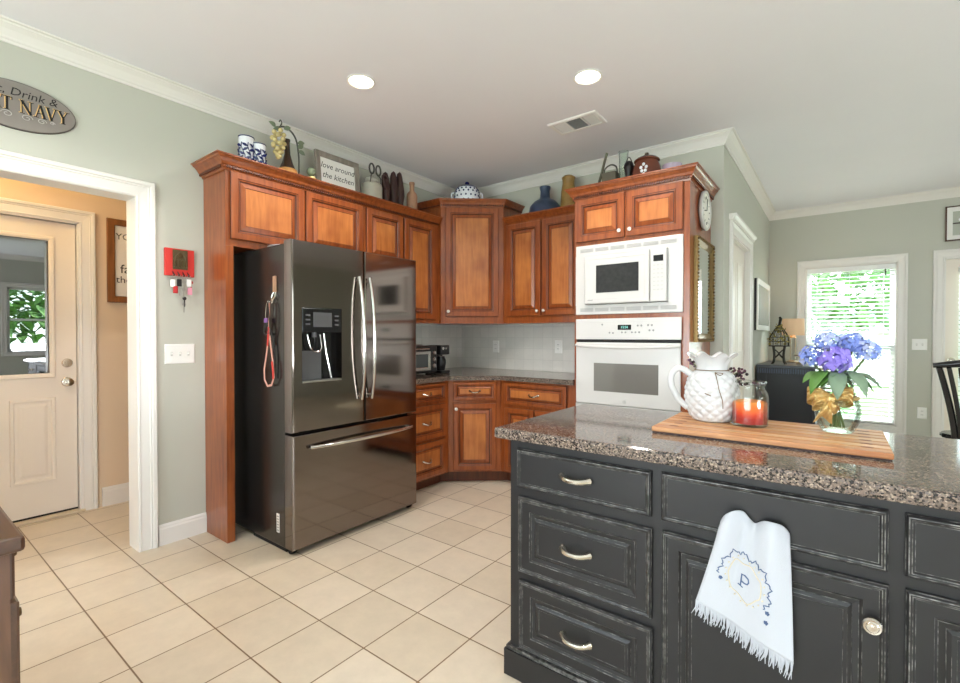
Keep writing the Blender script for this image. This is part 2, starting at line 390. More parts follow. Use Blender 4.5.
mat('dresser_black', (34, 35, 40), 0.4, var=0.1); mat('dresser_top', (70, 74, 80), 0.3); mat('bead_blue', (66, 76, 96), 0.4)
mat('shade_linen', (220, 190, 158), 0.9, emit=(255, 200, 140), estr=0.12); mat('lamp_metal', (170, 158, 134), 0.35, metal=0.7)
mat('cage_gold', (152, 138, 70), 0.5, metal=0.4, var=0.4, vscale=40); mat('cage_iron', (44, 40, 32), 0.5, metal=0.5)
mat('photo_grey', (176, 178, 172), 0.25, var=0.12, vscale=4); mat('pane_sage', (184, 188, 176), 0.3); mat('frame_white', (236, 234, 230), 0.4); mat('frame_black', (30, 28, 28), 0.4)
mat('blind_white', (246, 246, 244), 0.5); mat('vinyl_white', (238, 238, 238), 0.4)
mat('chair_black', (26, 26, 28), 0.22, coat=0.3)
mat('light_trim', (240, 238, 234), 0.4); mat('lamp_lens', (255, 246, 230), 0.5, emit=(255, 238, 208), estr=9)
mat('grass_lawn', (120, 150, 80), 0.9, var=0.2, vscale=3); mat('tree_leaf', (118, 156, 92), 0.7, var=0.25, vscale=3); mat('bark', (96, 78, 62), 0.9); mat('roof_grey', (130, 132, 138), 0.8); mat('siding', (214, 212, 206), 0.7)
mat('garage_wall', (70, 70, 72), 0.8); mat('toaster_chrome', (200, 198, 194), 0.2, metal=0.9); mat('toaster_black', (24, 24, 25), 0.3); mat('toaster_glass', (60, 66, 66), 0.06, spec=0.8)
mat('threshold_wood', (206, 190, 164), 0.5); mat('brick_red', (150, 84, 64), 0.9)

# ------------------------------------------------------------------ the room shell
XL, YB, XS, YF, XE, YS, H, XH = -3.2, 3.875, -0.68, 6.775, 3.6, -3.0, 2.75, -4.27
b = MB(); b.box(-6.2, YS - 0.1, -0.1, XE + 0.1, YF + 0.15, 0, 'floor_tile'); struct(b.build('floor'))
b = MB(); b.box(-6.2, YS - 0.1, H, XE + 0.1, YF + 0.15, H + 0.1, 'ceiling_paint'); struct(b.build('ceiling'))
def wall_holes(b, axis, pos0, pos1, a0, a1, holes, m, z1=H):
    # a wall slab between pos0 and pos1 on one axis, running a0..a1 on the other, with rectangular openings (a, a, z, z)
    def bx(s0, s1, z0, z1):
        if s1 - s0 < 1e-4 or z1 - z0 < 1e-4: return
        if axis == 'x': b.box(pos0, s0, z0, pos1, s1, z1, m)
        else: b.box(s0, pos0, z0, s1, pos1, z1, m)
    cur = a0
    for (h0, h1, zz0, zz1) in sorted(holes):
        bx(cur, h0, 0, z1); bx(h0, h1, 0, zz0); bx(h0, h1, zz1, z1); cur = h1
    bx(cur, a1, 0, z1)
OP0, OP1, OPH = -0.12, 0.945, 2.045
b = MB(); wall_holes(b, 'x', XL - 0.13, XL, YS, YB + 0.13, [(OP0, OP1, 0, OPH)], 'sage_paint'); struct(b.build('wall_left'))
b = MB(); b.box(XL, YB, 0, XS, YB + 0.13, H, 'sage_paint'); struct(b.build('wall_back'))
D2a, D2b = 4.215, 5.13
b = MB(); wall_holes(b, 'x', XS - 0.13, XS, YB + 0.13, YF + 0.13, [(D2a, D2b, 0, 2.06)], 'sage_paint'); struct(b.build('wall_side'))
W1 = (-0.305, 0.508, 0.26, 2.045); D3 = (0.872, 1.70, 0, 2.05)
b = MB(); wall_holes(b, 'y', YF, YF + 0.13, XS, XE, [W1, D3], 'sage_paint'); struct(b.build('wall_far'))
b = MB(); wall_holes(b, 'x', XE, XE + 0.13, YS, YF + 0.13, [(-0.7, 1.1, 0.75, 2.15), (1.6, 2.9, 0.95, 2.15)], 'sage_paint'); struct(b.build('wall_east'))
b = MB(); wall_holes(b, 'y', YS - 0.13, YS, XL, XE, [(-2.7, 0.9, 0.6, 2.5)], 'sage_paint'); struct(b.build('wall_south'))
HD = (0.0, 0.925, 0, 2.045)
b = MB(); wall_holes(b, 'x', XH - 0.12, XH, -2.0, 2.6, [HD], 'hall_paint'); b.box(XH, -2.1, 0, XL - 0.13, -2.0, H, 'hall_paint'); b.box(XH, 2.5, 0, XL - 0.13, 2.6, H, 'hall_paint')
b.box(XL - 0.14, OP1 + 0.02, 0, XL - 0.131, 2.5, H, 'hall_paint'); b.box(XL - 0.14, -2.0, 0, XL - 0.131, OP0 - 0.02, H, 'hall_paint'); b.box(XL - 0.14, OP0 - 0.02, OPH + 0.02, XL - 0.131, OP1 + 0.02, H, 'hall_paint')
struct(b.build('wall_hall'))
b = MB(); b.box(-6.2, -1.5, 0, -6.1, 2.5, H, 'garage_wall'); b.box(-6.2, -1.6, 0, XH - 0.12, -1.5, H, 'garage_wall'); b.box(-6.2, 2.5, 0, XH - 0.12, 2.6, H, 'garage_wall'); struct(b.build('wall_garage'))

# crown moulding of the room (profile: out from the wall, height)
CP = [(0, H - 0.088), (0.008, H - 0.088), (0.010, H - 0.076), (0.016, H - 0.070), (0.020, H - 0.060), (0.036, H - 0.034), (0.052, H - 0.020), (0.058, H - 0.016), (0.060, H - 0.008), (0.074, H - 0.006), (0.076, H), (0, H)]
neg = lambda pr: [(-o, w) for o, w in pr]
b = MB(); b.sweep([(XL, YS), (XL, YB), (XS, YB), (XS, YF), (XE, YF), (XE, YS)], neg(CP), 'white_trim', ID, closed=False); struct(b.build('trim_1'))
# baseboards
BP = [(0, 0), (0.016, 0), (0.016, 0.095), (0.012, 0.104), (0.012, 0.112), (0.006, 0.122), (0, 0.122)]
b = MB(); b.sweep([(XL, 1.045), (XL, 1.312)], neg(BP), 'white_trim', ID); struct(b.build('baseboard_left'))
b = MB(); b.sweep([(XL, YS), (XL, OP0 - 0.1)], neg(BP), 'white_trim', ID); struct(b.build('baseboard_left_rear'))
b = MB(); b.sweep([(XS, YB), (XS, 4.11)], neg(BP), 'white_trim', ID); b.sweep([(XS, 5.24), (XS, YF), (0.79, YF)], neg(BP), 'white_trim', ID); struct(b.build('baseboard_far'))
b = MB(); b.sweep([(XH, 1.04), (XH, 2.5)], [(-o, w * 1.12) for o, w in BP], 'white_trim', ID); struct(b.build('baseboard_hall'))

def casing(b, mapf, a0, a1, z0, z1, wd, m='white_trim', bottom=False, dp=0.02):
    # flat casing with stepped profile round an opening; path runs up, over and down so that the left normal points outward
    pr = [(0, 0), (0, dp * 0.55), (wd * 0.10, dp * 0.7), (wd * 0.14, dp * 0.5), (wd * 0.6, dp * 0.72), (wd * 0.66, dp * 0.95), (wd * 0.72, dp * 0.8), (wd * 0.78, dp * 1.15), (wd * 0.95, dp * 1.2), (wd, dp * 0.9), (wd, 0)]
    if bottom: b.sweep([(a0, z0), (a0, z1), (a1, z1), (a1, z0)], pr, m, mapf, closed=True)
    else: b.sweep([(a0, z0), (a0, z1), (a1, z1), (a1, z0)], pr, m, mapf)
# opening to the hall
b = MB(); casing(b, lambda a, z, w: (XL + w, a, z), OP0, OP1, 0, OPH, 0.094)
b.box(XL - 0.145, OP1 - 0.001, 0, XL + 0.004, OP1 + 0.019, OPH + 0.02, 'white_trim'); b.box(XL - 0.145, OP0 - 0.019, 0, XL + 0.004, OP0 + 0.001, OPH + 0.02, 'white_trim'); b.box(XL - 0.145, OP0, OPH - 0.002, XL + 0.004, OP1, OPH + 0.02, 'white_trim')
casing(b, lambda a, z, w: (XL - 0.14 - w, a, z), OP0, OP1, 0, OPH, 0.095)
struct(b.build('trim_2'))

# door to the garage at the end of the hall
d = thing('door_1', 'white half-glass exterior door at the end of the hall', 'door', (XH, 0.47, 0)); d['kind'] = 'structure'
b = MB(); casing(b, lambda a, z, w: (XH + w, a, z), HD[0], HD[1], 0, HD[3], 0.088); b.box(XH - 0.13, HD[1] - 0.012, 0, XH + 0.004, HD[1] + 0.008, 2.05, 'white_trim'); b.box(XH - 0.13, HD[0] - 0.008, 0, XH + 0.004, HD[0] + 0.012, 2.05, 'white_trim'); b.box(XH - 0.13, HD[0], 2.035, XH + 0.004, HD[1], 2.055, 'white_trim')
b.build('door_frame', d)
b = MB(); dx = XH - 0.03; y0, y1 = 0.016, 0.909; gz0, gz1, gy0, gy1 = 0.99, 1.90, 0.165, 0.768
b.box(dx - 0.04, y0, 0.02, dx, y1, gz0, 'door_white'); b.box(dx - 0.04, y0, gz1, dx, y1, 2.03, 'door_white'); b.box(dx - 0.04, y0, gz0, dx, gy0, gz1, 'door_white'); b.box(dx - 0.04, gy1, gz0, dx, y1, gz1, 'door_white')
mp = lambda a, z, w: (dx + w, a, z)
b.sweep([(gy0 - 0.03, gz0 - 0.03), (gy0 - 0.03, gz1 + 0.03), (gy1 + 0.03, gz1 + 0.03), (gy1 + 0.03, gz0 - 0.03)], [(-0.032, 0), (-0.032, 0.006), (-0.02, 0.012), (-0.006, 0.012), (0, 0)], 'door_white', mp, closed=True)
for ya, yb in ((0.13, 0.42), (0.565, 0.795)):
    r = b.panel((dx + 0.0005, ya, 0.255), Y, Z, X, yb - ya, 0.57, [(0, 0, None), (0.004, 0.008, None), (0.018, 0.008, None), (0.026, 0.0, None), (0.032, -0.003, None), (0.055, 0.005, None), (0.06, 0.006, None)], 'door_white'); b.cap(r, 'door_white')
b.build('door_leaf', d)
b = MB(); b.box(dx - 0.024, gy0 - 0.004, gz0 - 0.004, dx - 0.018, gy1 + 0.004, gz1 + 0.004, 'door_glass'); b.build('glass_pane', d)
def knob(name, c, axis, parent, m, r=0.028, neck=0.03):
    b = MB(); M = Matrix.Translation(c) @ axis
    b.lathe([(0, 0), (0.032, 0), (0.033, 0.005), (0.028, 0.01), (0.011, 0.013), (0.010, neck), (r * 0.75, neck + 0.006), (r, neck + 0.018), (r * 0.95, neck + 0.027), (r * 0.6, neck + 0.033), (0, neck + 0.035)], m, seg=24, M=M); return b.build(name, parent)
RX = Matrix.Rotation(PI / 2, 4, 'Y'); RYm = Matrix.Rotation(PI / 2, 4, 'X')   # local z to +x ; local z to -y
knob('door_knob', (dx, 0.858, 0.925), RX, d, 'nickel')
b = MB(); b.lathe([(0, 0), (0.03, 0), (0.031, 0.008), (0.026, 0.014), (0.0, 0.015)], 'nickel', seg=24, M=Matrix.Translation((dx, 0.858, 1.058)) @ RX); b.box(dx + 0.014, 0.836, 1.052, dx + 0.026, 0.88, 1.064, 'nickel', 0.003); b.build('deadbolt', d)
b = MB(); b.box(XH - 0.12, 0.0, 0, XH + 0.03, 0.94, 0.018, 'threshold_wood', 0.004); b.box(dx - 0.02, 0.016, 0.018, dx + 0.003, 0.909, 0.03, 'rubber_black'); b.build('threshold', d)

# door in the wall beyond the oven cabinet
d = thing('door_2', 'white interior door under a moulded head casing beyond the oven cabinet', 'door', (XS, 4.67, 0)); d['kind'] = 'structure'
b = MB(); casing(b, lambda a, z, w: (XS + w, a, z), D2a, D2b, 0, 2.06, 0.10)
b.sweep([(4.09, 0), (5.255, 0)], [(0, 2.155), (-0.03, 2.155), (-0.034, 2.17), (-0.05, 2.185), (-0.052, 2.20), (0, 2.20)], 'white_trim', lambda a, o, w: (XS - o, a, w)); 
b.box(XS - 0.12, D2a - 0.001, 0, XS + 0.003, D2a + 0.012, 2.06, 'white_trim'); b.box(XS - 0.12, D2b - 0.012, 0, XS + 0.003, D2b + 0.001, 2.06, 'white_trim'); b.box(XS - 0.12, D2a, 2.048, XS + 0.003, D2b, 2.062, 'white_trim')
b.build('door_frame', d)
b = MB(); ex = XS - 0.035; b.box(ex - 0.035, D2a + 0.015, 0.01, ex, D2b - 0.015, 2.045, 'door_white')
for za, zb in ((0.2, 0.95), (1.1, 1.9)):
    for ya, yb in ((D2a + 0.12, 4.63), (4.71, D2b - 0.12)):
        r = b.panel((ex + 0.0005, ya, za), Y, Z, X, yb - ya, zb - za, [(0, 0, None), (0.004, 0.004, None), (0.02, -0.006, None), (0.045, 0.0, None), (0.05, 0.001, None)], 'door_white'); b.cap(r, 'door_white')
b.build('door_leaf', d)
knob('door_knob', (ex, D2a + 0.08, 0.93), RX, d, 'nickel')

# far window with blinds
w1 = thing('window_1', 'bright window with white blinds behind the hydrangea vase', 'window', (0.1, YF, W1[2])); w1['kind'] = 'structure'
b = MB(); casing(b, lambda a, z, w: (a, YF - w, z), W1[0], W1[1], W1[2], W1[3], 0.085, bottom=True)
for (xa, xb, za, zb) in ((W1[0], W1[0] + 0.01, W1[2], W1[3]), (W1[1] - 0.01, W1[1], W1[2], W1[3]), (W1[0], W1[1], W1[3] - 0.01, W1[3]), (W1[0], W1[1], W1[2], W1[2] + 0.012)): b.box(xa, YF - 0.002, za, xb, YF + 0.128, zb, 'white_trim')
b.build('window_frame', w1)
def sash(b, x0, x1, z0, z1, y, t=0.04):
    b.box(x0, y, z0, x0 + t, y + 0.03, z1, 'vinyl_white'); b.box(x1 - t, y, z0, x1, y + 0.03, z1, 'vinyl_white'); b.box(x0 + t, y, z0, x1 - t, y + 0.03, z0 + t, 'vinyl_white'); b.box(x0 + t, y, z1 - t, x1 - t, y + 0.03, z1, 'vinyl_white')
b = MB(); sash(b, W1[0] + 0.01, W1[1] - 0.01, 1.125, W1[3] - 0.01, YF + 0.09); b.build('upper_sash', w1)
b = MB(); sash(b, W1[0] + 0.01, W1[1] - 0.01, W1[2] + 0.012, 1.165, YF + 0.058); b.build('lower_sash', w1)
b = MB(); b.box(W1[0] + 0.045, YF + 0.10, 1.16, W1[1] - 0.045, YF + 0.104, W1[3] - 0.045, 'pane_glass'); b.box(W1[0] + 0.045, YF + 0.07, W1[2] + 0.05, W1[1] - 0.045, YF + 0.074, 1.13, 'pane_glass'); b.build('glass_pane', w1)
def blind(parent, x0, x1, z0, z1, y, pitch=0.045, tilt=0.30, dpt=0.045):
    b = MB(); b.box(x0, y - 0.028, z1 - 0.055, x1, y + 0.028, z1, 'blind_white', 0.004); b.build('head_rail', parent)
    b = MB(); z = z1 - 0.075
    while z > z0 + 0.03:
        c, s_ = math.cos(tilt) * dpt / 2, math.sin(tilt) * dpt / 2
        v = [(x0 + 0.004, y - c, z - s_), (x1 - 0.004, y - c, z - s_), (x1 - 0.004, y + c, z + s_), (x0 + 0.004, y + c, z + s_)]
        lo = [b.bm.verts.new(p) for p in v]; hi = [b.bm.verts.new((p[0], p[1], p[2] + 0.0025)) for p in v]
        b.face(lo[::-1], 'blind_white'); b.face(hi, 'blind_white')
        for i in range(4): b.face([lo[i], lo[(i + 1) % 4], hi[(i + 1) % 4], hi[i]], 'blind_white')
        z -= pitch
    b.build('slats', parent)
    b = MB(); b.box(x0 + 0.004, y - 0.025, z0 + 0.006, x1 - 0.004, y + 0.025, z0 + 0.028, 'blind_white', 0.003); b.build('bottom_rail', parent)
    b = MB(); n = 3
    for i in range(n):
        x = x0 + (x1 - x0) * (0.12 + 0.76 * i / (n - 1))
        for dy in (-0.024, 0.024): b.tube([(x, y + dy, z0 + 0.02), (x, y + dy, z1 - 0.05)], 0.0012, 'blind_white', seg=5)
    b.build('ladder_cord', parent)
bl = thing('window_blind', 'white slatted blind hanging in the far window behind the flowers', 'blind', (0.1, YF + 0.028, W1[2]))
blind(bl, W1[0] + 0.014, W1[1] - 0.014, W1[2] + 0.014, W1[3] - 0.012, YF + 0.028)
b = MB(); b.tube([(0.41, YF - 0.005, 1.98), (0.411, YF - 0.006, 1.93), (0.41, YF - 0.005, 1.91)], 0.006, 'sign_rim', seg=8); b.build('cord_tassel', bl)

# glazed door at the right
d = thing('door_3', 'white glazed back door cut off at the right edge', 'door', (1.28, YF, 0)); d['kind'] = 'structure'
b = MB(); casing(b, lambda a, z, w: (a, YF - w, z), D3[0], D3[1], 0, D3[3], 0.085)
b.box(D3[0] - 0.001, YF - 0.003, 0, D3[0] + 0.012, YF + 0.125, 2.05, 'white_trim'); b.box(D3[1] - 0.012, YF - 0.003, 0, D3[1] + 0.001, YF + 0.125, 2.05, 'white_trim'); b.box(D3[0], YF - 0.003, 2.038, D3[1], YF + 0.125, 2.052, 'white_trim')
b.build('door_frame', d)
b = MB(); fx0, fx1 = D3[0] + 0.014, D3[1] - 0.014; b.box(fx0, YF + 0.02, 0.01, fx0 + 0.1, YF + 0.06, 2.035, 'door_white'); b.box(fx1 - 0.1, YF + 0.02, 0.01, fx1, YF + 0.06, 2.035, 'door_white'); b.box(fx0 + 0.1, YF + 0.02, 0.01, fx1 - 0.1, YF + 0.06, 0.3, 'door_white'); b.box(fx0 + 0.1, YF + 0.02, 1.92, fx1 - 0.1, YF + 0.06, 2.035, 'door_white')
b.build('door_leaf', d)
b = MB(); b.box(fx0 + 0.1, YF + 0.045, 0.3, fx1 - 0.1, YF + 0.05, 1.92, 'pane_glass'); b.build('glass_pane', d)
knob('door_knob', (fx0 + 0.045, YF + 0.02, 0.99), RYm, d, 'nickel')
bl = thing('window_blind', 'white slatted blind on the glazed back door at the right edge', 'blind', (1.28, YF + 0.0, 0.3))
blind(bl, fx0 + 0.09, fx1 - 0.09, 0.29, 1.95, YF - 0.012, tilt=0.9)

# windows behind the camera: frames and glass
def plain_window(name, axis, pos, a0, a1, z0, z1):
    w = thing(name, 'white framed window ' + ('in the east wall' if axis == 'x' else 'added in the south wall, sized to the fill lamp') + (' nearer the dining end' if a0 > 1.5 and axis == 'x' else ''), 'window', (pos, (a0 + a1) / 2, z0) if axis == 'x' else ((a0 + a1) / 2, pos, z0)); w['kind'] = 'structure'
    f = (lambda a, z, q: (pos - q, a, z)) if axis == 'x' else (lambda a, z, q: (a, pos + q, z))
    b = MB(); casing(b, f, a0, a1, z0, z1, 0.085, bottom=True)
    s = -1 if axis == 'x' else 1
    def bar(p0, p1, q0, q1):
        A = f(p0, q0, -0.09); B = f(p1, q1, -0.05); b.box(*A, *B, 'vinyl_white')
    am, zm = (a0 + a1) / 2, (z0 + z1) / 2
    for p in (a0, am - 0.02, a1 - 0.04): bar(p, p + 0.04, z0, z1)
    for q in (z0, zm - 0.02, z1 - 0.04): bar(a0, a1, q, q + 0.04)
    b.build('window_frame', w)
    b = MB(); A = f(a0, z0, -0.068); B = f(a1, z1, -0.064); b.box(*A, *B, 'pane_glass'); b.build('glass_pane', w)
plain_window('window_2', 'x', XE, 1.6, 2.9, 0.95, 2.15)
plain_window('added_window_south', 'y', YS, -2.7, 0.9, 0.6, 2.5)  # unseen window added behind the camera, opening sized to the south fill lamp
plain_window('window_4', 'x', XE, -0.7, 1.1, 0.75, 2.15)

# backsplash tile
b = MB(); b.box(XL, 2.42, 0.914, XL + 0.008, YB, 1.37, 'splash_left'); struct(b.build('backsplash_left'))
b = MB(); b.box(XL, YB - 0.008, 0.914, -1.575, YB, 1.37, 'splash_back'); struct(b.build('backsplash_back'))

# ceiling lights and vent
def can_light(x, y, label):
    t = thing('recessed_light', label, 'ceiling light', (x, y, H), 'recessed ceiling lights')
    b = MB(); b.lathe([(0.062, 0.0), (0.082, -0.001), (0.084, -0.006), (0.078, -0.009), (0.070, -0.006), (0.069, 0.0), (0.062, 0.0)], 'light_trim', c=(x, y, H), seg=36); b.build('trim_ring', t)
    b = MB(); b.lathe([(0, -0.006), (0.04, -0.0055), (0.068, -0.002), (0.069, 0.004), (0, 0.006)], 'lamp_lens', c=(x, y, H), seg=28); b.build('lens', t)
    light('recessed_lamp', 'SPOT', (x, y, H - 0.03), 44, (1, 0.935, 0.885), (0, 0, 0), spot_size=math.radians(150), spot_blend=0.6, shadow_soft_size=0.05)
can_light(-2.247, 1.79, 'lit recessed ceiling light nearest the refrigerator')
can_light(-1.163, 2.555, 'lit recessed ceiling light in front of the oven, beside the vent')
can_light(-2.247, 0.1, 'lit recessed ceiling light in front of the hall opening')
can_light(1.7, -0.9, 'lit recessed ceiling light behind the camera')
v = thing('ceiling_vent', 'white rectangular ceiling air vent in front of the oven cabinet', 'vent', (-1.475, 3.065, H))
vx0, vx1, vy0, vy1 = -1.655, -1.295, 2.96, 3.17
b = MB(); fr = lambda a, q, w: (a, q, H - w)
b.sweep([(vx0, vy0), (vx1, vy0), (vx1, vy1), (vx0, vy1)], [(0, 0), (0, 0.006), (0.008, 0.01), (0.024, 0.01), (0.03, 0.006), (0.03, 0)], 'vent_trim' if 'vent_trim' in MATS else 'light_trim', fr, closed=True)
for x in (-1.53, -1.41): b.box(x - 0.006, vy0 + 0.028, H - 0.01, x + 0.006, vy1 - 0.028, H, 'light_trim')
b.build('vent_frame', v)
b = MB()
b.box(vx0 + 0.03, vy0 + 0.03, H - 0.0015, vx1 - 0.03, vy1 - 0.03, H, 'sign_rim')
for i in range(11):
    y = vy0 + 0.037 + i * 0.0137
    M = Matrix.Translation((-1.47, y, H - 0.006)) @ Matrix.Rotation(0.7, 4, 'X'); b.box(-0.058, -0.006, -0.0008, 0.058, 0.006, 0.0008, 'vent_grey', M=M)
for xa, sgn in ((-1.62, -1), (-1.40, -1)):
    for i in range(6):
        M = Matrix.Translation((xa + 0.008 + i * 0.0145, 3.065, H - 0.006)) @ Matrix.Rotation(0.7 * sgn, 4, 'Y'); b.box(-0.0065, -0.074, -0.0008, 0.0065, 0.074, 0.0008, 'light_trim', M=M)
b.build('louvres', v)

# ------------------------------------------------------------------ kitchen cabinets
G = 'cherry_dark'
def cab_door(b, o, u, n, w, h, t=0.02, m='cherry', pm='cherry_panel', fw=0.055, drawer=False):
    # raised-panel front: mitred frame, glazed bead, sloped field, flat centre
    if drawer: fw = min(fw, h * 0.24)
    R = [(0, 0, None), (0, t - 0.004, G), (0.004, t, m), (fw - 0.016, t, m), (fw - 0.012, t - 0.003, G), (fw - 0.006, t - 0.004, m), (fw, t - 0.011, G), (fw + 0.004, t - 0.011, G), (fw + 0.03, t - 0.001, m), (fw + 0.033, t - 0.003, G), (fw + 0.036, t - 0.003, pm)]
    if drawer: R = R[:7] + [(fw + 0.002, t - 0.011, G), (fw + 0.016, t - 0.002, m), (fw + 0.018, t - 0.003, G), (fw + 0.02, t - 0.003, pm)]
    r = b.panel(o, u, Z, n, w, h, R, m); b.cap(r, pm)
def small_knob(parent, p, n, name='knob', r=0.014):
    n = Vector(n); M = Matrix.Translation(p) @ n.to_track_quat('Z', 'Y').to_matrix().to_4x4()
    b = MB(); b.lathe([(0, 0), (0.008, 0), (0.006, 0.008), (0.006, 0.012), (r, 0.016), (r * 1.05, 0.021), (r * 0.8, 0.027), (0, 0.030)], 'pearl_knob', seg=18, M=M); b.build(name, parent)
def bar_pull(parent, p, u, n, L=0.085, m='nickel', hgt=0.026, sag=0.012, rr=0.0055, name='pull'):
    p, u, n = Vector(p), Vector(u), Vector(n); b = MB(); pts = []; rad = []
    for i in range(13):
        s = i / 12 * 2 - 1; q = 1 - s ** 4 if abs(s) < 0.97 else 0.05
        pts.append(p + u * (s * L / 2) + n * (0.004 + hgt * max(0.0, 1 - abs(s) ** 3.0)) - Z * (sag * (1 - s * s))); rad.append(rr * (1.25 - 0.25 * (1 - abs(s))) + (0.003 if abs(s) > 0.9 else 0))
    b.tube(pts, rad, m, seg=10)
    for s in (-1, 1): b.lathe([(0, 0), (0.010, 0), (0.009, 0.004), (0.004, 0.007), (0, 0.008)], m, seg=14, M=Matrix.Translation(p + u * (s * L / 2)) @ n.to_track_quat('Z', 'Y').to_matrix().to_4x4())
    b.build(name, parent)
def cab_crown(b, path, z0, hgt=0.09, out=0.075, rope=True):
    # path runs so that outside lies to the right of travel
    k = hgt / 0.09; q = out / 0.075
    pr = [(0, z0), (0.006 * q, z0), (0.010 * q, z0 + 0.012 * k), (0.018 * q, z0 + 0.014 * k), (0.020 * q, z0 + 0.028 * k), (0.030 * q, z0 + 0.034 * k), (0.036 * q, z0 + 0.048 * k), (0.052 * q, z0 + 0.066 * k), (0.062 * q, z0 + 0.072 * k), (0.066 * q, z0 + 0.082 * k), (0.075 * q, z0 + 0.083 * k), (0.075 * q, z0 + 0.09 * k), (0, z0 + 0.09 * k)]
    b.sweep(path, neg(pr), 'cherry', ID)
    if rope:
        for i in range(len(path) - 1):
            A, B = Vector(path[i] + (0,)), Vector(path[i + 1] + (0,)); d = (B - A); L = d.length; d.normalize(); nn = Vector((d.y, -d.x, 0)); n_ = int(L / 0.016)
            for j in range(n_):
                c = A + d * ((j + 0.5) * L / n_) + nn * (0.0195 * q) + Z * (z0 + 0.021 * k)
                M = Matrix.Translation(c) @ Matrix(((d.x, nn.x, 0, 0), (d.y, nn.y, 0, 0), (0, 0, 1, 0), (0, 0, 0, 1))) @ Matrix.Rotation(0.5, 4, 'Y')
                b.box(-0.0050, -0.004, -0.0085 * k, 0.0050, 0.006, 0.0085 * k, G, M=M)

FX = -2.905
# cabinet around and over the refrigerator
c = thing('refrigerator_cabinet', 'cherry cabinet above the refrigerator with a full-height side panel', 'cabinet', (-3.05, 1.82, 0))
b = MB(); b.box(XL + 0.003, 1.33, 1.79, FX, 2.333, 2.285, 'cherry'); b.build('carcass', c)
b = MB(); b.box(XL + 0.003, 1.308, 0, FX - 0.018, 1.33, 2.285, 'cherry'); b.box(FX - 0.018, 1.308, 0, FX, 1.354, 1.789, 'cherry'); b.box(FX - 0.018, 1.308, 1.79, FX, 1.33, 2.285, 'cherry'); b.build('side_panel', c)
for ya, yb, ky in ((1.335, 1.812, 1.785), (1.835, 2.31, 1.862)):
    b = MB(); cab_door(b, (FX, ya, 1.832), Y, X, yb - ya, 0.405); dd = b.build('door', c); small_knob(dd, (FX + 0.02, ky, 1.862), X)
b = MB(); cab_crown(b, [(XL + 0.003, 1.306), (FX, 1.306), (FX, 2.333)], 2.237, 0.078, 0.072); b.build('crown_molding', c)
# two-door wall cabinet between the refrigerator and the corner
c = thing("upper_cabinet", 'tall two-door cherry wall cabinet partly hidden by the refrigerator, left of the corner cabinet', 'cabinet', (-3.05, 2.77, 1.36))
b = MB(); b.box(XL + 0.003, 2.336, 1.80, FX, 3.2, 2.285, 'cherry'); b.box(XL + 0.003, 2.425, 1.36, FX, 3.2, 1.80, 'cherry'); b.build('carcass', c)
for ya, yb, ky, zb in ((2.352, 2.73, 2.705, 1.832), (2.748, 3.12, 2.775, 1.395)):
    b = MB(); cab_door(b, (FX, ya, zb), Y, X, yb - ya, 2.237 - zb, fw=0.06); dd = b.build('door', c); small_knob(dd, (FX + 0.02, ky, zb + 0.035), X)
b = MB(); cab_crown(b, [(FX, 2.3345), (FX, 3.17)], 2.237, 0.078, 0.072); b.build('crown_molding', c)
# diagonal corner wall cabinet
c = thing("corner_upper_cabinet", 'tall diagonal cherry wall cabinet in the corner with a single raised-panel door', 'cabinet', (-2.9, 3.6, 1.36))
PA, PB = Vector((-2.895, 3.205, 0)), Vector((-2.452, 3.568, 0)); du = (PB - PA).normalized(); dn = Vector((du.y, -du.x, 0)); LD = (PB - PA).length
b = MB(); b.prism([(XL + 0.003, 3.203), (PA.x, PA.y), (PB.x, PB.y), (PB.x, YB - 0.01), (XL + 0.003, YB - 0.01)], 1.36, 2.47, 'cherry'); b.build('carcass', c)
b = MB(); cab_door(b, PA + du * 0.045 + Z * 1.425, du, dn, LD - 0.09, 0.99, fw=0.06); dd = b.build('door', c); small_knob(dd, PA + du * 0.068 + dn * 0.02 + Z * 1.47, dn)
b = MB(); cab_crown(b, [(XL + 0.005, 3.203), (PA.x, PA.y), (PB.x, PB.y), (PB.x, YB - 0.012)], 2.422, 0.07, 0.05); b.build('crown_molding', c)
# right wall cabinet
c = thing("upper_cabinet", 'two-door cherry wall cabinet between the corner cabinet and the oven cabinet', 'cabinet', (-2.0, 3.72, 1.36))
b = MB(); b.box(-2.45, 3.57, 1.36, -1.577, YB - 0.01, 2.285, 'cherry'); b.build('carcass', c)
for xa, xb, kx in ((-2.402, -2.052, -2.078), (-2.036, -1.69, -2.012)):
    b = MB(); cab_door(b, (xa, 3.57, 1.425), X, -Y, xb - xa, 0.825, fw=0.06); dd = b.build('door', c); small_knob(dd, (kx, 3.55, 1.465), -Y)
b = MB(); cab_crown(b, [(-2.42, 3.57), (-1.638, 3.57)], 2.237, 0.078, 0.07, rope=False); b.build('crown_molding', c)
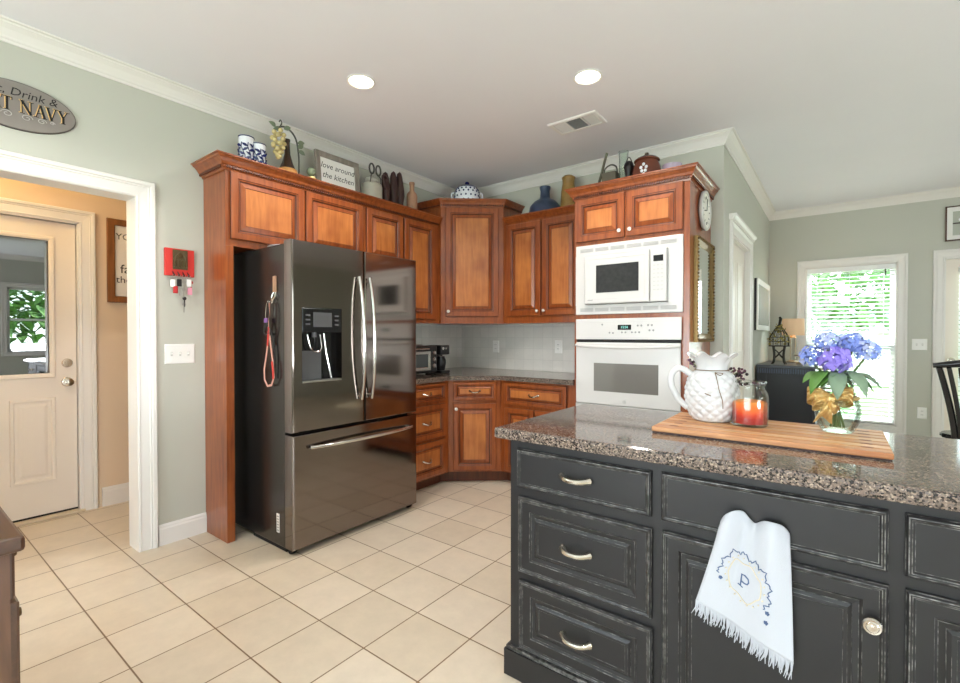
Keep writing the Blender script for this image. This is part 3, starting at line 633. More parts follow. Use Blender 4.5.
# tall oven cabinet
c = thing('oven_cabinet', 'tall cherry cabinet housing the white microwave and wall oven', 'cabinet', (-1.17, 3.55, 0))
OX0, OX1, OY = -1.575, -0.765, 3.24
b = MB()
b.box(OX0, OY + 0.02, 0, OX0 + 0.02, YB - 0.01, 2.33, 'cherry'); b.box(OX1 - 0.02, OY + 0.02, 0, OX1, YB - 0.01, 2.33, 'cherry'); b.box(OX0 + 0.02, YB - 0.03, 0, OX1 - 0.02, YB - 0.01, 2.33, 'cherry'); b.box(OX0 + 0.02, OY + 0.02, 1.925, OX1 - 0.02, YB - 0.03, 1.945, 'cherry'); b.box(OX0 + 0.02, OY + 0.02, 2.31, OX1 - 0.02, YB - 0.03, 2.33, 'cherry')
b.box(OX0, OY, 0, OX0 + 0.04, OY + 0.02, 2.33, 'cherry'); b.box(OX1 - 0.055, OY, 0, OX1, OY + 0.02, 2.33, 'cherry'); b.box(OX0 + 0.04, OY, 1.91, OX1 - 0.055, OY + 0.02, 2.33, 'cherry'); b.box(OX0 + 0.04, OY, 1.372, OX1 - 0.055, OY + 0.02, 1.402, 'cherry'); b.box(OX0 + 0.04, OY, 0.1, OX1 - 0.055, OY + 0.02, 0.74, 'cherry')
b.build('carcass', c)
for xa, xb, kx in ((-1.56, -1.192, -1.222), (-1.178, -0.805, -1.148)):
    b = MB(); cab_door(b, (xa, OY, 1.94), X, -Y, xb - xa, 0.312, fw=0.058); dd = b.build('door', c); small_knob(dd, (kx, OY - 0.02, 1.985), -Y)
b = MB(); cab_door(b, (-1.53, OY, 0.14), X, -Y, 0.7, 0.55); b.build('drawer', c)
b = MB(); cab_crown(b, [(OX0, YB - 0.31), (OX0, OY), (OX1, OY), (OX1, YB - 0.012)], 2.252, 0.088, 0.06); b.build('crown_molding', c)

# base cabinets
c = thing('base_cabinet', 'three-drawer cherry base cabinet between the refrigerator and the corner', 'cabinet', (-2.9, 2.7, 0))
b = MB(); b.box(XL + 0.003, 2.425, 0.1, -2.6, 2.968, 0.874, 'cherry'); b.box(XL + 0.003, 2.425, 0, -2.69, 2.968, 0.1, 'cherry_dark'); b.build('carcass', c)
for za, zb in ((0.715, 0.862), (0.42, 0.69), (0.118, 0.395)):
    b = MB(); cab_door(b, (-2.6, 2.45, za), Y, X, 0.47, zb - za, drawer=True); dd = b.build('drawer', c); bar_pull(dd, (-2.58, 2.69, (za + zb) / 2), Y, X)
c = thing('corner_base_cabinet', 'diagonal cherry corner base cabinet with one small drawer over a door', 'cabinet', (-2.8, 3.45, 0))
QA, QB = Vector((-2.6, 2.972, 0)), Vector((-2.262, 3.255, 0)); eu = (QB - QA).normalized(); en = Vector((eu.y, -eu.x, 0)); LE = (QB - QA).length
b = MB(); b.prism([(XL + 0.003, 2.971), (QA.x, QA.y), (QB.x, QB.y), (QB.x, YB - 0.01), (XL + 0.003, YB - 0.01)], 0.1, 0.874, 'cherry'); q1, q2 = QA - en * 0.07, QB - en * 0.07; b.prism([(XL + 0.003, 2.971), (QA.x - 0.09, QA.y), (q1.x, q1.y), (q2.x, q2.y), (QB.x, QB.y + 0.09), (QB.x, YB - 0.01), (XL + 0.003, YB - 0.01)], 0, 0.1, 'cherry_dark'); b.build('carcass', c)
b = MB(); cab_door(b, QA + eu * 0.04 + Z * 0.705, eu, en, LE - 0.08, 0.155, drawer=True); dd = b.build('drawer', c); bar_pull(dd, QA + eu * LE / 2 + en * 0.02 + Z * 0.785, eu, en)
b = MB(); cab_door(b, QA + eu * 0.04 + Z * 0.118, eu, en, LE - 0.08, 0.56); dd = b.build('door', c); small_knob(dd, QA + eu * 0.065 + en * 0.02 + Z * 0.635, en)
c = thing('base_cabinet', 'cherry base cabinet with a wide drawer, between the corner and the oven cabinet', 'cabinet', (-1.92, 3.55, 0))
b = MB(); b.box(-2.26, 3.26, 0.1, -1.578, YB - 0.01, 0.874, 'cherry'); b.box(-2.26, 3.35, 0, -1.578, YB - 0.01, 0.1, 'cherry_dark'); b.build('carcass', c)
b = MB(); cab_door(b, (-2.215, 3.26, 0.675), X, -Y, 0.57, 0.185, drawer=True); dd = b.build('drawer', c); bar_pull(dd, (-1.93, 3.24, 0.77), X, -Y)
for xa in (-2.215, -1.925):
    b = MB(); cab_door(b, (xa, 3.26, 0.118), X, -Y, 0.28, 0.53); dd = b.build('door', c)
b = MB(); b.prism([(XL + 0.009, 2.425), (-2.565, 2.425), (-2.565, 2.957), (-2.247, 3.225), (-1.578, 3.225), (-1.578, YB - 0.009), (XL + 0.009, YB - 0.009)], 0.875, 0.914, 'granite')
bmesh.ops.bevel(b.bm, geom=[e for e in b.bm.edges if abs(e.verts[0].co.z - e.verts[1].co.z) < 1e-4 and e.verts[0].co.z > 0.9], offset=0.006, segments=2, affect='EDGES')
tag(b.build('countertop'), 'L-shaped speckled granite countertop on the cherry base cabinets', 'countertop')

# microwave
m = thing('microwave', 'white built-in microwave with trim kit above the wall oven', 'microwave', (-1.178, OY, 1.405))
b = MB(); mx0, mx1, mz0, mz1 = -1.558, -0.802, 1.403, 1.911; ux0, ux1, uz0, uz1 = -1.483, -0.894, 1.474, 1.832
yf = OY - 0.016
b.box(mx0, yf, mz0, mx1, OY - 0.0005, uz0, 'appliance_white', 0.004); b.box(mx0, yf, uz1, mx1, OY - 0.0005, mz1, 'appliance_white', 0.004); b.box(mx0, yf, uz0 - 0.003, ux0, OY - 0.0005, uz1 + 0.003, 'appliance_white'); b.box(ux1, yf, uz0 - 0.003, mx1, OY - 0.0005, uz1 + 0.003, 'appliance_white')
for z in (1.437, 1.872):
    for i in range(6):
        xs = mx0 + 0.035 + i * 0.116; b.box(xs, yf - 0.0015, z - 0.014, xs + 0.104, yf + 0.001, z + 0.014, 'appliance_grey')
        for k in range(3): b.box(xs + 0.004, yf - 0.003, z - 0.010 + k * 0.0085, xs + 0.10, yf - 0.001, z - 0.006 + k * 0.0085, 'vent_grey')
b.build('trim_kit', m)
b = MB(); b.box(ux0 + 0.003, OY - 0.022, uz0 + 0.003, ux1 - 0.003, OY + 0.40, uz1 - 0.003, 'appliance_white', 0.004); b.build('body', m)
b = MB(); y = OY - 0.0225; px = -1.005
r = b.panel((ux0 + 0.004, y, uz0 + 0.004), X, Z, -Y, px - ux0 - 0.008, uz1 - uz0 - 0.008, [(0, 0, None), (0.0, 0.018, None), (0.006, 0.024, None), (0.03, 0.024, None), (0.034, 0.022, None)], 'appliance_white'); b.cap(r, 'appliance_white'); dd = b.build('door', m)
b = MB(); b.box(-1.386, y - 0.0255, 1.556, -1.08, y - 0.022, 1.753, 'mesh_glass', 0.002); b.build('window', dd)
b = MB(); b.text('microwave', 0.014, 'print_grey', lambda a, q, w: (-1.43 + a, y - 0.0245 - w, 1.505 + q)) if False else b.box(-1.45, y - 0.0246, 1.503, -1.41, y - 0.0236, 1.508, 'print_grey'); b.build('maker_mark', dd)
b = MB(); b.box(px + 0.002, y - 0.022, uz0 + 0.004, ux1 - 0.004, y, uz1 - 0.004, 'appliance_white', 0.005); dd = b.build('control_panel', m)
b = MB(); b.box(-0.982, y - 0.0232, 1.745, -0.918, y - 0.021, 1.785, 'display_black'); b.build('display', dd)
for r_i in range(7):
    for c_i in range(3): b = MB(); b.box(-0.984 + c_i * 0.025, y - 0.0235, 1.715 - r_i * 0.027, -0.968 + c_i * 0.025, y - 0.021, 1.723 - r_i * 0.027, 'appliance_grey'); b.build('button', dd)

# wall oven
o = thing("built_in_oven", 'white built-in wall oven under the microwave', 'oven', (-1.178, OY, 0.75))
vx0, vx1 = -1.551, -0.806; yf = OY - 0.03
b = MB(); b.box(vx0 + 0.01, OY - 0.012, 0.745, vx1 - 0.01, OY + 0.5, 1.36, 'appliance_white'); b.box(vx0 + 0.006, OY - 0.02, 1.195, vx1 - 0.006, OY - 0.008, 1.225, 'gap_black'); b.build('body', o)
b = MB(); b.box(vx0, yf, 1.222, vx1, OY - 0.0125, 1.371, 'appliance_white', 0.004); cp = b.build('control_panel', o)
b = MB(); b.box(-1.23, yf - 0.0015, 1.290, -1.135, yf + 0.001, 1.325, 'display_black'); b.text('12:06', 0.024, 'display_digits', lambda a, q, w: (-1.182 + a, yf - 0.0018 - w, 1.3075 + q)); b.build('display', cp)
for i, (x, z) in enumerate([(-1.29, 1.27), (-1.265, 1.268), (-1.20, 1.272), (-1.175, 1.272), (-1.13, 1.272), (-1.105, 1.272), (-1.08, 1.272), (-1.09, 1.318), (-1.065, 1.318), (-1.02, 1.32), (-0.995, 1.32), (-1.01, 1.285), (-0.985, 1.285), (-1.345, 1.328)]): b = MB(); b.lathe([(0, 0), (0.007, 0), (0.006, 0.002), (0, 0.002)], 'print_grey', seg=10, M=Matrix.Translation((x, yf, z)) @ RYm); b.build('button', cp)
b = MB(); b.box(-1.44, yf - 0.0008, 1.3445, -0.84, yf + 0.001, 1.346, 'appliance_grey'); b.build('panel_line', cp)
b = MB(); b.box(vx0 + 0.004, yf - 0.006, 0.755, vx1 - 0.004, OY - 0.0125, 1.200, 'appliance_white', 0.006); dd = b.build('door', o)
b = MB(); b.box(-1.405, yf - 0.0075, 0.85, -0.948, yf - 0.005, 1.052, 'oven_glass', 0.001); b.build('window', dd)
b = MB(); n = 25; pts = []
for i in range(n):
    s = i / (n - 1) * 2 - 1; pts.append((-1.178 + s * 0.365, yf - 0.006 - 0.036 * (1 - abs(s) ** 6) , 1.18 - 0.014 * (1 - s * s)))
b.tube(pts, 0.0115, 'appliance_white', seg=12, flat=1.0); b.build('handle', dd)
b = MB(); b.lathe([(0, 0), (0.014, 0), (0.012, 0.004), (0, 0.005)], 'appliance_grey', seg=16, M=Matrix.Translation((-1.18, yf - 0.006, 0.787)) @ RYm); b.build('badge', dd)
b = MB(); b.box(vx0, yf, 0.70, vx1, OY - 0.0005, 0.752, 'appliance_grey', 0.003); b.box(-1.24, yf - 0.002, 0.715, -1.12, yf + 0.001, 0.74, 'display_black'); b.build('lower_vent', o)

# ------------------------------------------------------------------ refrigerator
f = thing('refrigerator', 'black stainless french-door refrigerator with a bottom freezer drawer', 'refrigerator', (-2.8, 1.92, 0))
FY0, FY1, FM, FXF = 1.443, 2.414, 1.945, -2.417
b = MB(); b.box(-3.12, FY0 + 0.004, 0.03, -2.505, FY1 - 0.004, 1.775, 'fridge_side', 0.006); b.box(-2.9, FY0 + 0.02, 0.0, -2.52, FY1 - 0.02, 0.05, 'rubber_black'); b.box(-2.53, FY0 + 0.02, 0.03, -2.46, FY1 - 0.02, 0.055, 'rubber_black'); b.build('body', f)
for y in (FY0 + 0.03, FY1 - 0.03):
    b = MB(); b.lathe([(0, -0.015), (0.024, -0.015), (0.026, -0.01), (0.026, 0.01), (0.024, 0.015), (0, 0.015)], 'rubber_black', seg=20, M=Matrix.Translation((-2.475, y, 0.0265)) @ Matrix.Rotation(PI / 2, 4, 'X')); b.build('caster', f)
for y in (FY0 + 0.10, FY1 - 0.10):
    b = MB(); b.box(-2.60, y - 0.035, 1.776, -2.46, y + 0.035, 1.796, 'rubber_black', 0.006); b.build('hinge_cover', f)
def rect_loops(b, loops, m):
    prev = None
    for (y0, z0, y1, z1, x) in loops:
        cur = [b.bm.verts.new(p) for p in ((x, y0, z0), (x, y1, z0), (x, y1, z1), (x, y0, z1))]
        if prev:
            for i in range(4): b.face([prev[i], prev[(i + 1) % 4], cur[(i + 1) % 4], cur[i]], m)
        else: b.face(cur[::-1], m)
        prev = cur
    return prev
def fdoor(b, y0, z0, y1, z1, hole=None):
    g = 0.006
    L = [(y0, z0, y1, z1, -2.498), (y0, z0, y1, z1, FXF - 0.008), (y0 + 0.003, z0 + 0.003, y1 - 0.003, z1 - 0.003, FXF - 0.002), (y0 + g + 0.003, z0 + g, y1 - g - 0.003, z1 - g, FXF)]
    if hole: L += [hole + (FXF,), hole + (FXF - 0.055,)]
    r = rect_loops(b, L, 'black_steel'); b.face(r, 'dispenser_black' if hole else 'black_steel')
DS = (1.503, 0.978, 1.772, 1.412)
b = MB(); fdoor(b, FY0, 0.70, FM - 0.003, 1.79, DS); dl = b.build('door', f); dl['label'] = 'left refrigerator door with a water dispenser'
b = MB(); fdoor(b, FM + 0.003, 0.70, FY1, 1.79); dr = b.build('door', f)
b = MB(); fdoor(b, FY0, 0.036, FY1, 0.684); dz = b.build('freezer_drawer', f)
def fhandle(par, P0, P1, name='handle'):
    P0, P1 = Vector(P0), Vector(P1); b = MB(); pts = []
    for i in range(25):
        s = i / 24 * 2 - 1; pts.append(P0.lerp(P1, i / 24) + X * (0.018 + 0.04 * (1 - abs(s) ** 2.4)))
    b.tube(pts, 0.0108, 'chrome', seg=12, flat=1.0)
    for p in (P0.lerp(P1, 0.03), P0.lerp(P1, 0.97)): b.tube([p - X * 0.001, p + X * 0.026], 0.010, 'chrome', seg=12)
    b.build(name, par)
fhandle(dl, (FXF, 1.908, 0.845), (FXF, 1.892, 1.62)); fhandle(dr, (FXF, 1.988, 0.845), (FXF, 1.974, 1.62)); fhandle(dz, (FXF, 1.545, 0.605), (FXF, 2.345, 0.605))
b = MB(); b.box(FXF - 0.05, DS[0] + 0.003, 1.268, FXF + 0.002, DS[2] - 0.003, 1.409, 'dispenser_black', 0.003)
b.box(FXF + 0.0015, 1.575, 1.30, FXF + 0.003, 1.70, 1.385, 'dispenser_grey')
for k in range(3):
    b.box(FXF + 0.0015, 1.525, 1.31 + k * 0.026, FXF + 0.003, 1.555, 1.32 + k * 0.026, 'dispenser_grey'); b.box(FXF + 0.0015, 1.72, 1.31 + k * 0.026, FXF + 0.003, 1.748, 1.32 + k * 0.026, 'dispenser_grey')
b.build('control_panel', dl)
b = MB()
b.tube([(FXF - 0.03, 1.555, 1.255), (FXF - 0.022, 1.57, 1.18), (FXF - 0.018, 1.59, 1.155), (FXF - 0.018, 1.63, 1.155), (FXF - 0.022, 1.645, 1.18), (FXF - 0.03, 1.64, 1.255)], 0.004, 'chrome', seg=8)
b.tube([(FXF - 0.03, 1.665, 1.262), (FXF - 0.02, 1.672, 1.16), (FXF - 0.012, 1.705, 0.99)], 0.0055, 'chrome', seg=8)
b.lathe([(0, 0), (0.014, 0), (0.012, 0.03), (0, 0.03)], 'dispenser_grey', c=(FXF - 0.028, 1.60, 1.24), seg=14); b.build('dispenser_levers', dl)
b = MB(); b.box(FXF - 0.054, DS[0] + 0.004, 0.979, FXF + 0.006, DS[2] - 0.004, 0.988, 'steel', 0.002); b.box(FXF - 0.052, DS[0] + 0.004, 0.99, FXF - 0.048, 1.66, 1.16, 'dispenser_grey'); b.build('drip_tray', dl)
b = MB(); b.box(-2.595, FY0 + 0.002, 0.105, -2.565, FY0 + 0.0045, 0.215, 'paper_white')
for k in range(6): b.box(-2.590, FY0 + 0.0012, 0.115 + k * 0.016, -2.570, FY0 + 0.0025, 0.122 + k * 0.016, 'print_grey')
b.build('energy_label', f)
b = MB(); b.lathe([(0, 0.003), (0.08, 0.003), (0.125, 0.016), (0.128, 0.014), (0.085, -0.0), (0, 0)], 'porcelain', c=(-2.70, 1.60, 1.7755), seg=36); tag(b.build('plate'), 'white plate lying on top of the refrigerator', 'plate')
# things hanging on the side of the refrigerator
SY = FY0 + 0.004
t = thing('magnetic_bottle_opener', 'magnetic bottle opener stuck high on the refrigerator side', 'bottle opener', (-2.60, SY, 1.50))
b = MB(); b.box(-2.612, SY - 0.010, 1.50, -2.578, SY - 0.0005, 1.595, 'clay', 0.003); b.build('handle_plate', t)
b = MB(); b.tube([(-2.61, SY - 0.006, 1.50), (-2.615, SY - 0.014, 1.47), (-2.595, SY - 0.016, 1.455), (-2.578, SY - 0.014, 1.472), (-2.582, SY - 0.006, 1.50)], 0.005, 'chrome', seg=8); b.build('opener_loop', t)
t = thing('hook_magnet', 'small silver magnetic hook on the refrigerator side holding the leash', 'hook', (-2.625, SY, 1.45))
b = MB(); b.lathe([(0, 0), (0.014, 0), (0.014, 0.008), (0, 0.009)], 'chrome', seg=18, M=Matrix.Translation((-2.622, SY - 0.0005, 1.45)) @ RYm); b.build('magnet', t)
b = MB(); b.tube([(-2.622, SY - 0.008, 1.45), (-2.622, SY - 0.022, 1.447), (-2.622, SY - 0.03, 1.435), (-2.622, SY - 0.034, 1.45)], 0.003, 'chrome', seg=8); b.build('hook', t)
t = thing('dog_leash', 'red and pink looped pet leash hanging on the refrigerator side', 'leash', (-2.63, SY - 0.02, 0.95))
def ribbon(b, pts, wd, m, axis=Vector((0, 1, 0)), th=0.002):
    pts = sanitize(pts); rows = []
    for i, p in enumerate(pts):
        d = (pts[min(i + 1, len(pts) - 1)] - pts[max(i - 1, 0)]).normalized(); s = d.cross(axis).normalized()
        rows.append([b.bm.verts.new(p + s * wd / 2 + axis * th / 2), b.bm.verts.new(p - s * wd / 2 + axis * th / 2), b.bm.verts.new(p - s * wd / 2 - axis * th / 2), b.bm.verts.new(p + s * wd / 2 - axis * th / 2)])
    for i in range(len(rows) - 1):
        for k in range(4): b.face([rows[i][k], rows[i][(k + 1) % 4], rows[i + 1][(k + 1) % 4], rows[i + 1][k]], m)
    b.face(rows[0][::-1], m); b.face(rows[-1], m)
yl = SY - 0.022
b = MB(); ribbon(b, [(-2.624, yl, 1.44), (-2.628, yl, 1.36), (-2.632, yl, 1.25), (-2.662, yl, 1.13), (-2.686, yl, 1.05), (-2.682, yl, 0.99), (-2.650, yl, 0.955), (-2.606, yl, 0.962), (-2.578, yl, 1.01), (-2.588, yl, 1.09), (-2.614, yl, 1.2), (-2.622, yl, 1.25)], 0.014, 'leash_pink'); b.build('strap', t)
b = MB(); ribbon(b, [(-2.631, yl - 0.004, 1.30), (-2.634, yl - 0.004, 1.24), (-2.640, yl - 0.004, 1.19)], 0.016, 'leash_red'); ribbon(b, [(-2.580, yl - 0.004, 1.0), (-2.580, yl - 0.004, 1.04), (-2.592, yl - 0.004, 1.10)], 0.016, 'leash_red'); b.build('padded_sleeve', t)
t = thing('key_bunch', 'black key fob and purple tag hanging beside the leash on the refrigerator', 'keys', (-2.66, SY - 0.02, 1.28))
b = MB(); b.tube([(-2.655, SY - 0.024, 1.42), (-2.664, SY - 0.024, 1.37), (-2.662, SY - 0.024, 1.35)], 0.002, 'chrome', seg=6); b.tube([(-2.624 + 0.0, SY - 0.030, 1.445), (-2.64, SY - 0.028, 1.44), (-2.655, SY - 0.024, 1.42)], 0.002, 'chrome', seg=6); b.build('chain', t)
b = MB(); b.box(-2.678, SY - 0.028, 1.325, -2.644, SY - 0.02, 1.352, 'tag_purple', 0.003); b.build('tag', t)
b = MB(); b.tube([(-2.662, SY - 0.024, 1.325), (-2.682, SY - 0.024, 1.27), (-2.665, SY - 0.024, 1.255), (-2.63, SY - 0.024, 1.262), (-2.645, SY - 0.024, 1.325)], 0.005, 'cord_black', seg=8); b.build('carabiner', t)
b = MB(); ribbon(b, [(-2.622, SY - 0.034, 1.442), (-2.61, SY - 0.034, 1.38), (-2.606, SY - 0.03, 1.30), (-2.598, SY - 0.012, 1.22), (-2.586, SY - 0.01, 1.12), (-2.590, SY - 0.01, 1.0)], 0.012, 'cord_black'); tag(b.build('black_strap'), 'thin black strap hanging behind the red leash', 'strap')

# ------------------------------------------------------------------ island
WE, BK = 'worn_edge', 'black_paint'
def isl_panel(b, o, w, h, raised=True, n=-Y, u=X):
    R = [(0, 0, None), (0, 0.010, BK), (0.0015, 0.0125, WE), (0.005, 0.0165, BK), (0.0075, 0.017, WE), (0.0105, 0.0155, BK), (0.0125, 0.0150, WE), (0.016, 0.0115, BK), (0.0175, 0.0115, WE)]
    if raised:
        R += [(0.047, 0.0115, BK), (0.0485, 0.0095, WE), (0.053, 0.006, BK), (0.0545, 0.006, WE), (0.066, 0.0045, BK), (0.0675, 0.007, WE), (0.0745, 0.0105, BK), (0.0755, 0.011, WE), (0.083, 0.0115, BK), (0.0842, 0.0105, WE)]
    r = b.panel(o, u, Z, n, w, h, R, BK); b.cap(r, BK)
IY, IYB = 1.44, 2.12
def isl_unit(x0, x1, label, fronts, left_end=False, right_end=False):
    c = thing('island_cabinet', label, 'cabinet', ((x0 + x1) / 2, 1.78, 0))
    b = MB(); b.box(x0, IY, 0.0, x1, IYB, 0.8735, BK); b.build('carcass', c)
    b = MB(); mp = [(x0 - (0.02 if left_end else 0), IY - 0.02), (x1, IY - 0.02)]
    b.box(x0 - (0.018 if left_end else -0.0005), IY - 0.018, 0, x1 - 0.0005, IY + 0.01, 0.095, BK, 0.0); b.box(x0 - (0.012 if left_end else -0.0005), IY - 0.012, 0.095, x1 - 0.0005, IY + 0.01, 0.108, WE)
    if left_end: b.box(x0 - 0.018, IY + 0.01, 0, x0 + 0.01, IYB, 0.095, BK); b.box(x0 - 0.012, IY + 0.01, 0.095, x0 + 0.01, IYB, 0.108, WE)
    b.build('plinth', c)
    for (nm, xa, xb, za, zb, raised, hw, hx, hz) in fronts:
        b = MB(); isl_panel(b, (xa, IY - 0.0005, za), xb - xa, zb - za, raised); dd = b.build(nm, c)
        if hw == 'pull': bar_pull(dd, (hx, IY - (0.012 if not raised else 0.012), hz), X, -Y, L=0.096, m='nickel', hgt=0.028, sag=0.003, rr=0.0085)
        if hw == 'knob':
            b2 = MB(); b2.lathe([(0, 0), (0.012, 0), (0.009, 0.008), (0.009, 0.014), (0.018, 0.019), (0.0195, 0.024), (0.0165, 0.028), (0.013, 0.0275), (0.0105, 0.030), (0.007, 0.0295), (0.004, 0.031), (0, 0.031)], 'nickel', seg=28, M=Matrix.Translation((hx, IY - 0.0115, hz)) @ RYm); b2.build('knob', dd)
    if left_end:
        b = MB(); isl_panel(b, (x0, IYB - 0.06, 0.15), IYB - IY - 0.12, 0.66, True, n=-X, u=-Y); b.build('end_panel', c)
    return c
isl_unit(-0.955, -0.428, 'black island cabinet at the left end with three pull-handle drawers', [('drawer', -0.921, -0.443, 0.704, 0.842, False, 'pull', -0.688, 0.775), ('drawer', -0.916, -0.44, 0.395, 0.668, True, 'pull', -0.686, 0.532), ('drawer', -0.912, -0.437, 0.118, 0.366, True, 'pull', -0.684, 0.238)], left_end=True)
isl_unit(-0.428, 0.111, 'black island cabinet in the middle, behind the hanging towel', [('drawer', -0.413, 0.097, 0.702, 0.846, False, None, 0, 0), ('door', -0.410, 0.099, 0.118, 0.671, True, 'knob', 0.069, 0.577)])
isl_unit(0.111, 0.66, 'black island cabinet cut off by the right edge of the photo', [('drawer', 0.126, 0.645, 0.702, 0.846, False, 'pull', 0.385, 0.775), ('door', 0.128, 0.645, 0.118, 0.673, True, None, 0, 0)])
b = MB(); b.box(-1.0, 1.393, 0.875, 0.75, 2.15, 0.914, 'granite', 0.009); tag(b.build('island_countertop'), 'speckled brown granite countertop on the black island', 'countertop')
# towel on the false drawer front
t = thing('dish_towel', 'white fringed towel embroidered with a P hanging on the black island', 'towel', (-0.18, 1.41, 0.38))
bar_pull_p = Vector((-0.172, 1.4285, 0.765)); 
def tw(u, v):
    # u across 0..1, v down 0..1
    xl = -0.248 + (-0.306 + 0.248) * (v ** 1.15); xr = -0.094 + 0.013 * v ** 0.7
    zt = 0.776 - 0.022 * math.exp(-((u - 0.50) / 0.12) ** 2) - 0.030 * (abs(u - 0.5) * 2) ** 6
    if u < 0.5: zt += 0.008 * math.sin(u * PI * 2)
    zb = 0.520 + (0.432 - 0.520) * u
    x = xl + (xr - xl) * u; z = zt + (zb - zt) * v
    fold = 0.017 * math.sin(u * 9.5 + 0.6 + v * 0.7) * (0.25 + 0.75 * (1 - v) ** 0.6) + 0.008 * math.exp(-((u - 0.42) / 0.06) ** 2) * (1 - v)
    top = 0.012 * math.exp(-(v / 0.05) ** 2)
    return Vector((x, 1.398 - fold - 0.008 * v + top, z))
b = MB(); b.grid(tw, 44, 44, 'linen_white'); b.build('cloth', t, mods=solidify(0.003), angle=80)
b = MB(); N = 95
for i in range(N):
    u = (i + 0.5) / N + random.uniform(-0.004, 0.004); u = min(0.998, max(0.002, u)); p = tw(u, 0.995); L = random.uniform(0.03, 0.048); dx_ = random.uniform(-0.007, 0.007) - 0.004
    b.tube([p, p + Vector((dx_ * 0.3, random.uniform(-0.004, 0.002), -L * 0.5)), p + Vector((dx_ + random.uniform(-0.004, 0.004), random.uniform(-0.006, 0.003), -L))], [0.0019, 0.0016, 0.0008], 'linen_white', seg=5)
fr = b.build('fringe', t)
def emb(pts, r, m, closed=False):
    b.tube([tw(p[0], p[1]) + Vector((0, -0.0024, 0)) for p in pts], r, m, seg=5, closed=closed)
b = MB()
cu, cv = 0.46, 0.57
emb([(cu - 0.045, cv + 0.055), (cu - 0.045, cv), (cu - 0.045, cv - 0.05), (cu - 0.01, cv - 0.06), (cu + 0.035, cv - 0.05), (cu + 0.045, cv - 0.022), (cu + 0.03, cv + 0.002), (cu - 0.005, cv + 0.012), (cu - 0.04, cv + 0.012)], 0.0019, 'thread_blue')
emb([(cu - 0.075, cv + 0.058), (cu - 0.015, cv + 0.058)], 0.0015, 'thread_blue')
ring = []
for i in range(40):
    a = 2 * PI * i / 40; ring.append((cu + 0.20 * math.cos(a), cv + 0.165 * math.sin(a) + 0.015 * math.sin(a * 6)))
emb(ring, 0.0017, 'thread_gold', True)
vine = []
for i in range(60):
    a = PI * 0.95 + PI * 1.25 * i / 59; k = 1 + 0.07 * math.sin(i * 0.85) + 0.05 * math.sin(i * 2.3); vine.append((cu + 0.30 * k * math.cos(a), cv + 0.235 * k * math.sin(a)))
emb(vine, 0.0015, 'thread_blue')
for (au, av) in ((cu - 0.27, cv + 0.08), (cu + 0.28, cv + 0.15), (cu + 0.27, cv + 0.23)):
    for k in range(5):
        a = 2 * PI * k / 5; emb([(au, av), (au + 0.022 * math.cos(a), av + 0.016 * math.sin(a))], 0.0022, 'thread_blue')
for i in range(20):
    a = 2 * PI * i / 20 + 0.1; u_, v_ = cu + 0.235 * math.cos(a), cv + 0.195 * math.sin(a); emb([(u_, v_), (u_ + 0.012, v_ - 0.012)], 0.002, 'thread_gold')
b.build('embroidery', t)

# slatted wooden board
t = thing('serving_board', 'long slatted wooden serving board on the island under the pitcher, jar and vase', 'board', (-0.195, 1.85, 0.914))
b = MB(); n = 7; y0, y1, wd = 1.655, 2.045, (2.045 - 1.655) / 7
for i in range(n):
    b.box(-0.512, y0 + i * wd + (0.004 if i else 0), 0.9185, 0.122, y0 + (i + 1) * wd - 0.004, 0.935, 'board_wood' if i % 2 == 0 else 'board_light', 0.003)
b.build('slats', t)
b = MB(); b.box(-0.509, y0 + 0.003, 0.9145, 0.119, y1 - 0.003, 0.9183, 'carved_dark'); b.build('base', t)
for xx in (-0.452, 0.068):
    for i in range(1, n):
        yc = y0 + i * wd; b = MB(); b.prism([(xx - 0.014, yc - 0.002), (xx - 0.005, yc - 0.007), (xx + 0.007, yc - 0.006), (xx + 0.015, yc + 0.001), (xx + 0.006, yc + 0.007), (xx - 0.006, yc + 0.006)], 0.9345, 0.9358, 'board_dark'); b.build('dowel_plug', t)

# pineapple pitcher
pc = Vector((-0.371, 1.907, 0.936)); FW = Vector((pc.x, pc.y, 0)).normalized(); RT = Vector((FW.y, -FW.x, 0))
t = thing('pitcher', 'white ceramic pineapple-shaped pitcher on the serving board', 'pitcher', pc)
prof = [(0.058, 0.0), (0.064, 0.004), (0.074, 0.02), (0.084, 0.045), (0.090, 0.075), (0.0905, 0.10), (0.087, 0.13), (0.079, 0.155), (0.068, 0.172), (0.058, 0.182)]
def pr_r(z):
    for i in range(len(prof) - 1):
        if prof[i][1] <= z <= prof[i + 1][1]:
            q = (z - prof[i][1]) / (prof[i + 1][1] - prof[i][1]); return prof[i][0] * (1 - q) + prof[i + 1][0] * q
    return prof[-1][0]
b = MB(); NZ, NA = 64, 132; rows = []
for j in range(NZ + 1):
    z = 0.182 * j / NZ; row = []
    for k in range(NA):
        a = 2 * PI * k / NA; p_ = 13 * a / (2 * PI) + z / 0.034; q_ = 13 * a / (2 * PI) - z / 0.034
        bump = (abs(math.sin(PI * p_)) * abs(math.sin(PI * q_))) ** 0.6
        fade = min(1, z / 0.012) * min(1, (0.186 - z) / 0.02)
        r = pr_r(z) + 0.007 * (bump - 0.35) * fade
        row.append(b.bm.verts.new((pc.x + r * math.cos(a), pc.y + r * math.sin(a), pc.z + z)))
    rows.append(row)
for j in range(NZ):
    for k in range(NA): b.face([rows[j][k], rows[j][(k + 1) % NA], rows[j + 1][(k + 1) % NA], rows[j + 1][k]], 'ceramic_white', True)
b.face(rows[0][::-1], 'ceramic_white'); b.build('body', t, angle=70)
b = MB(); NA = 96; rows = []
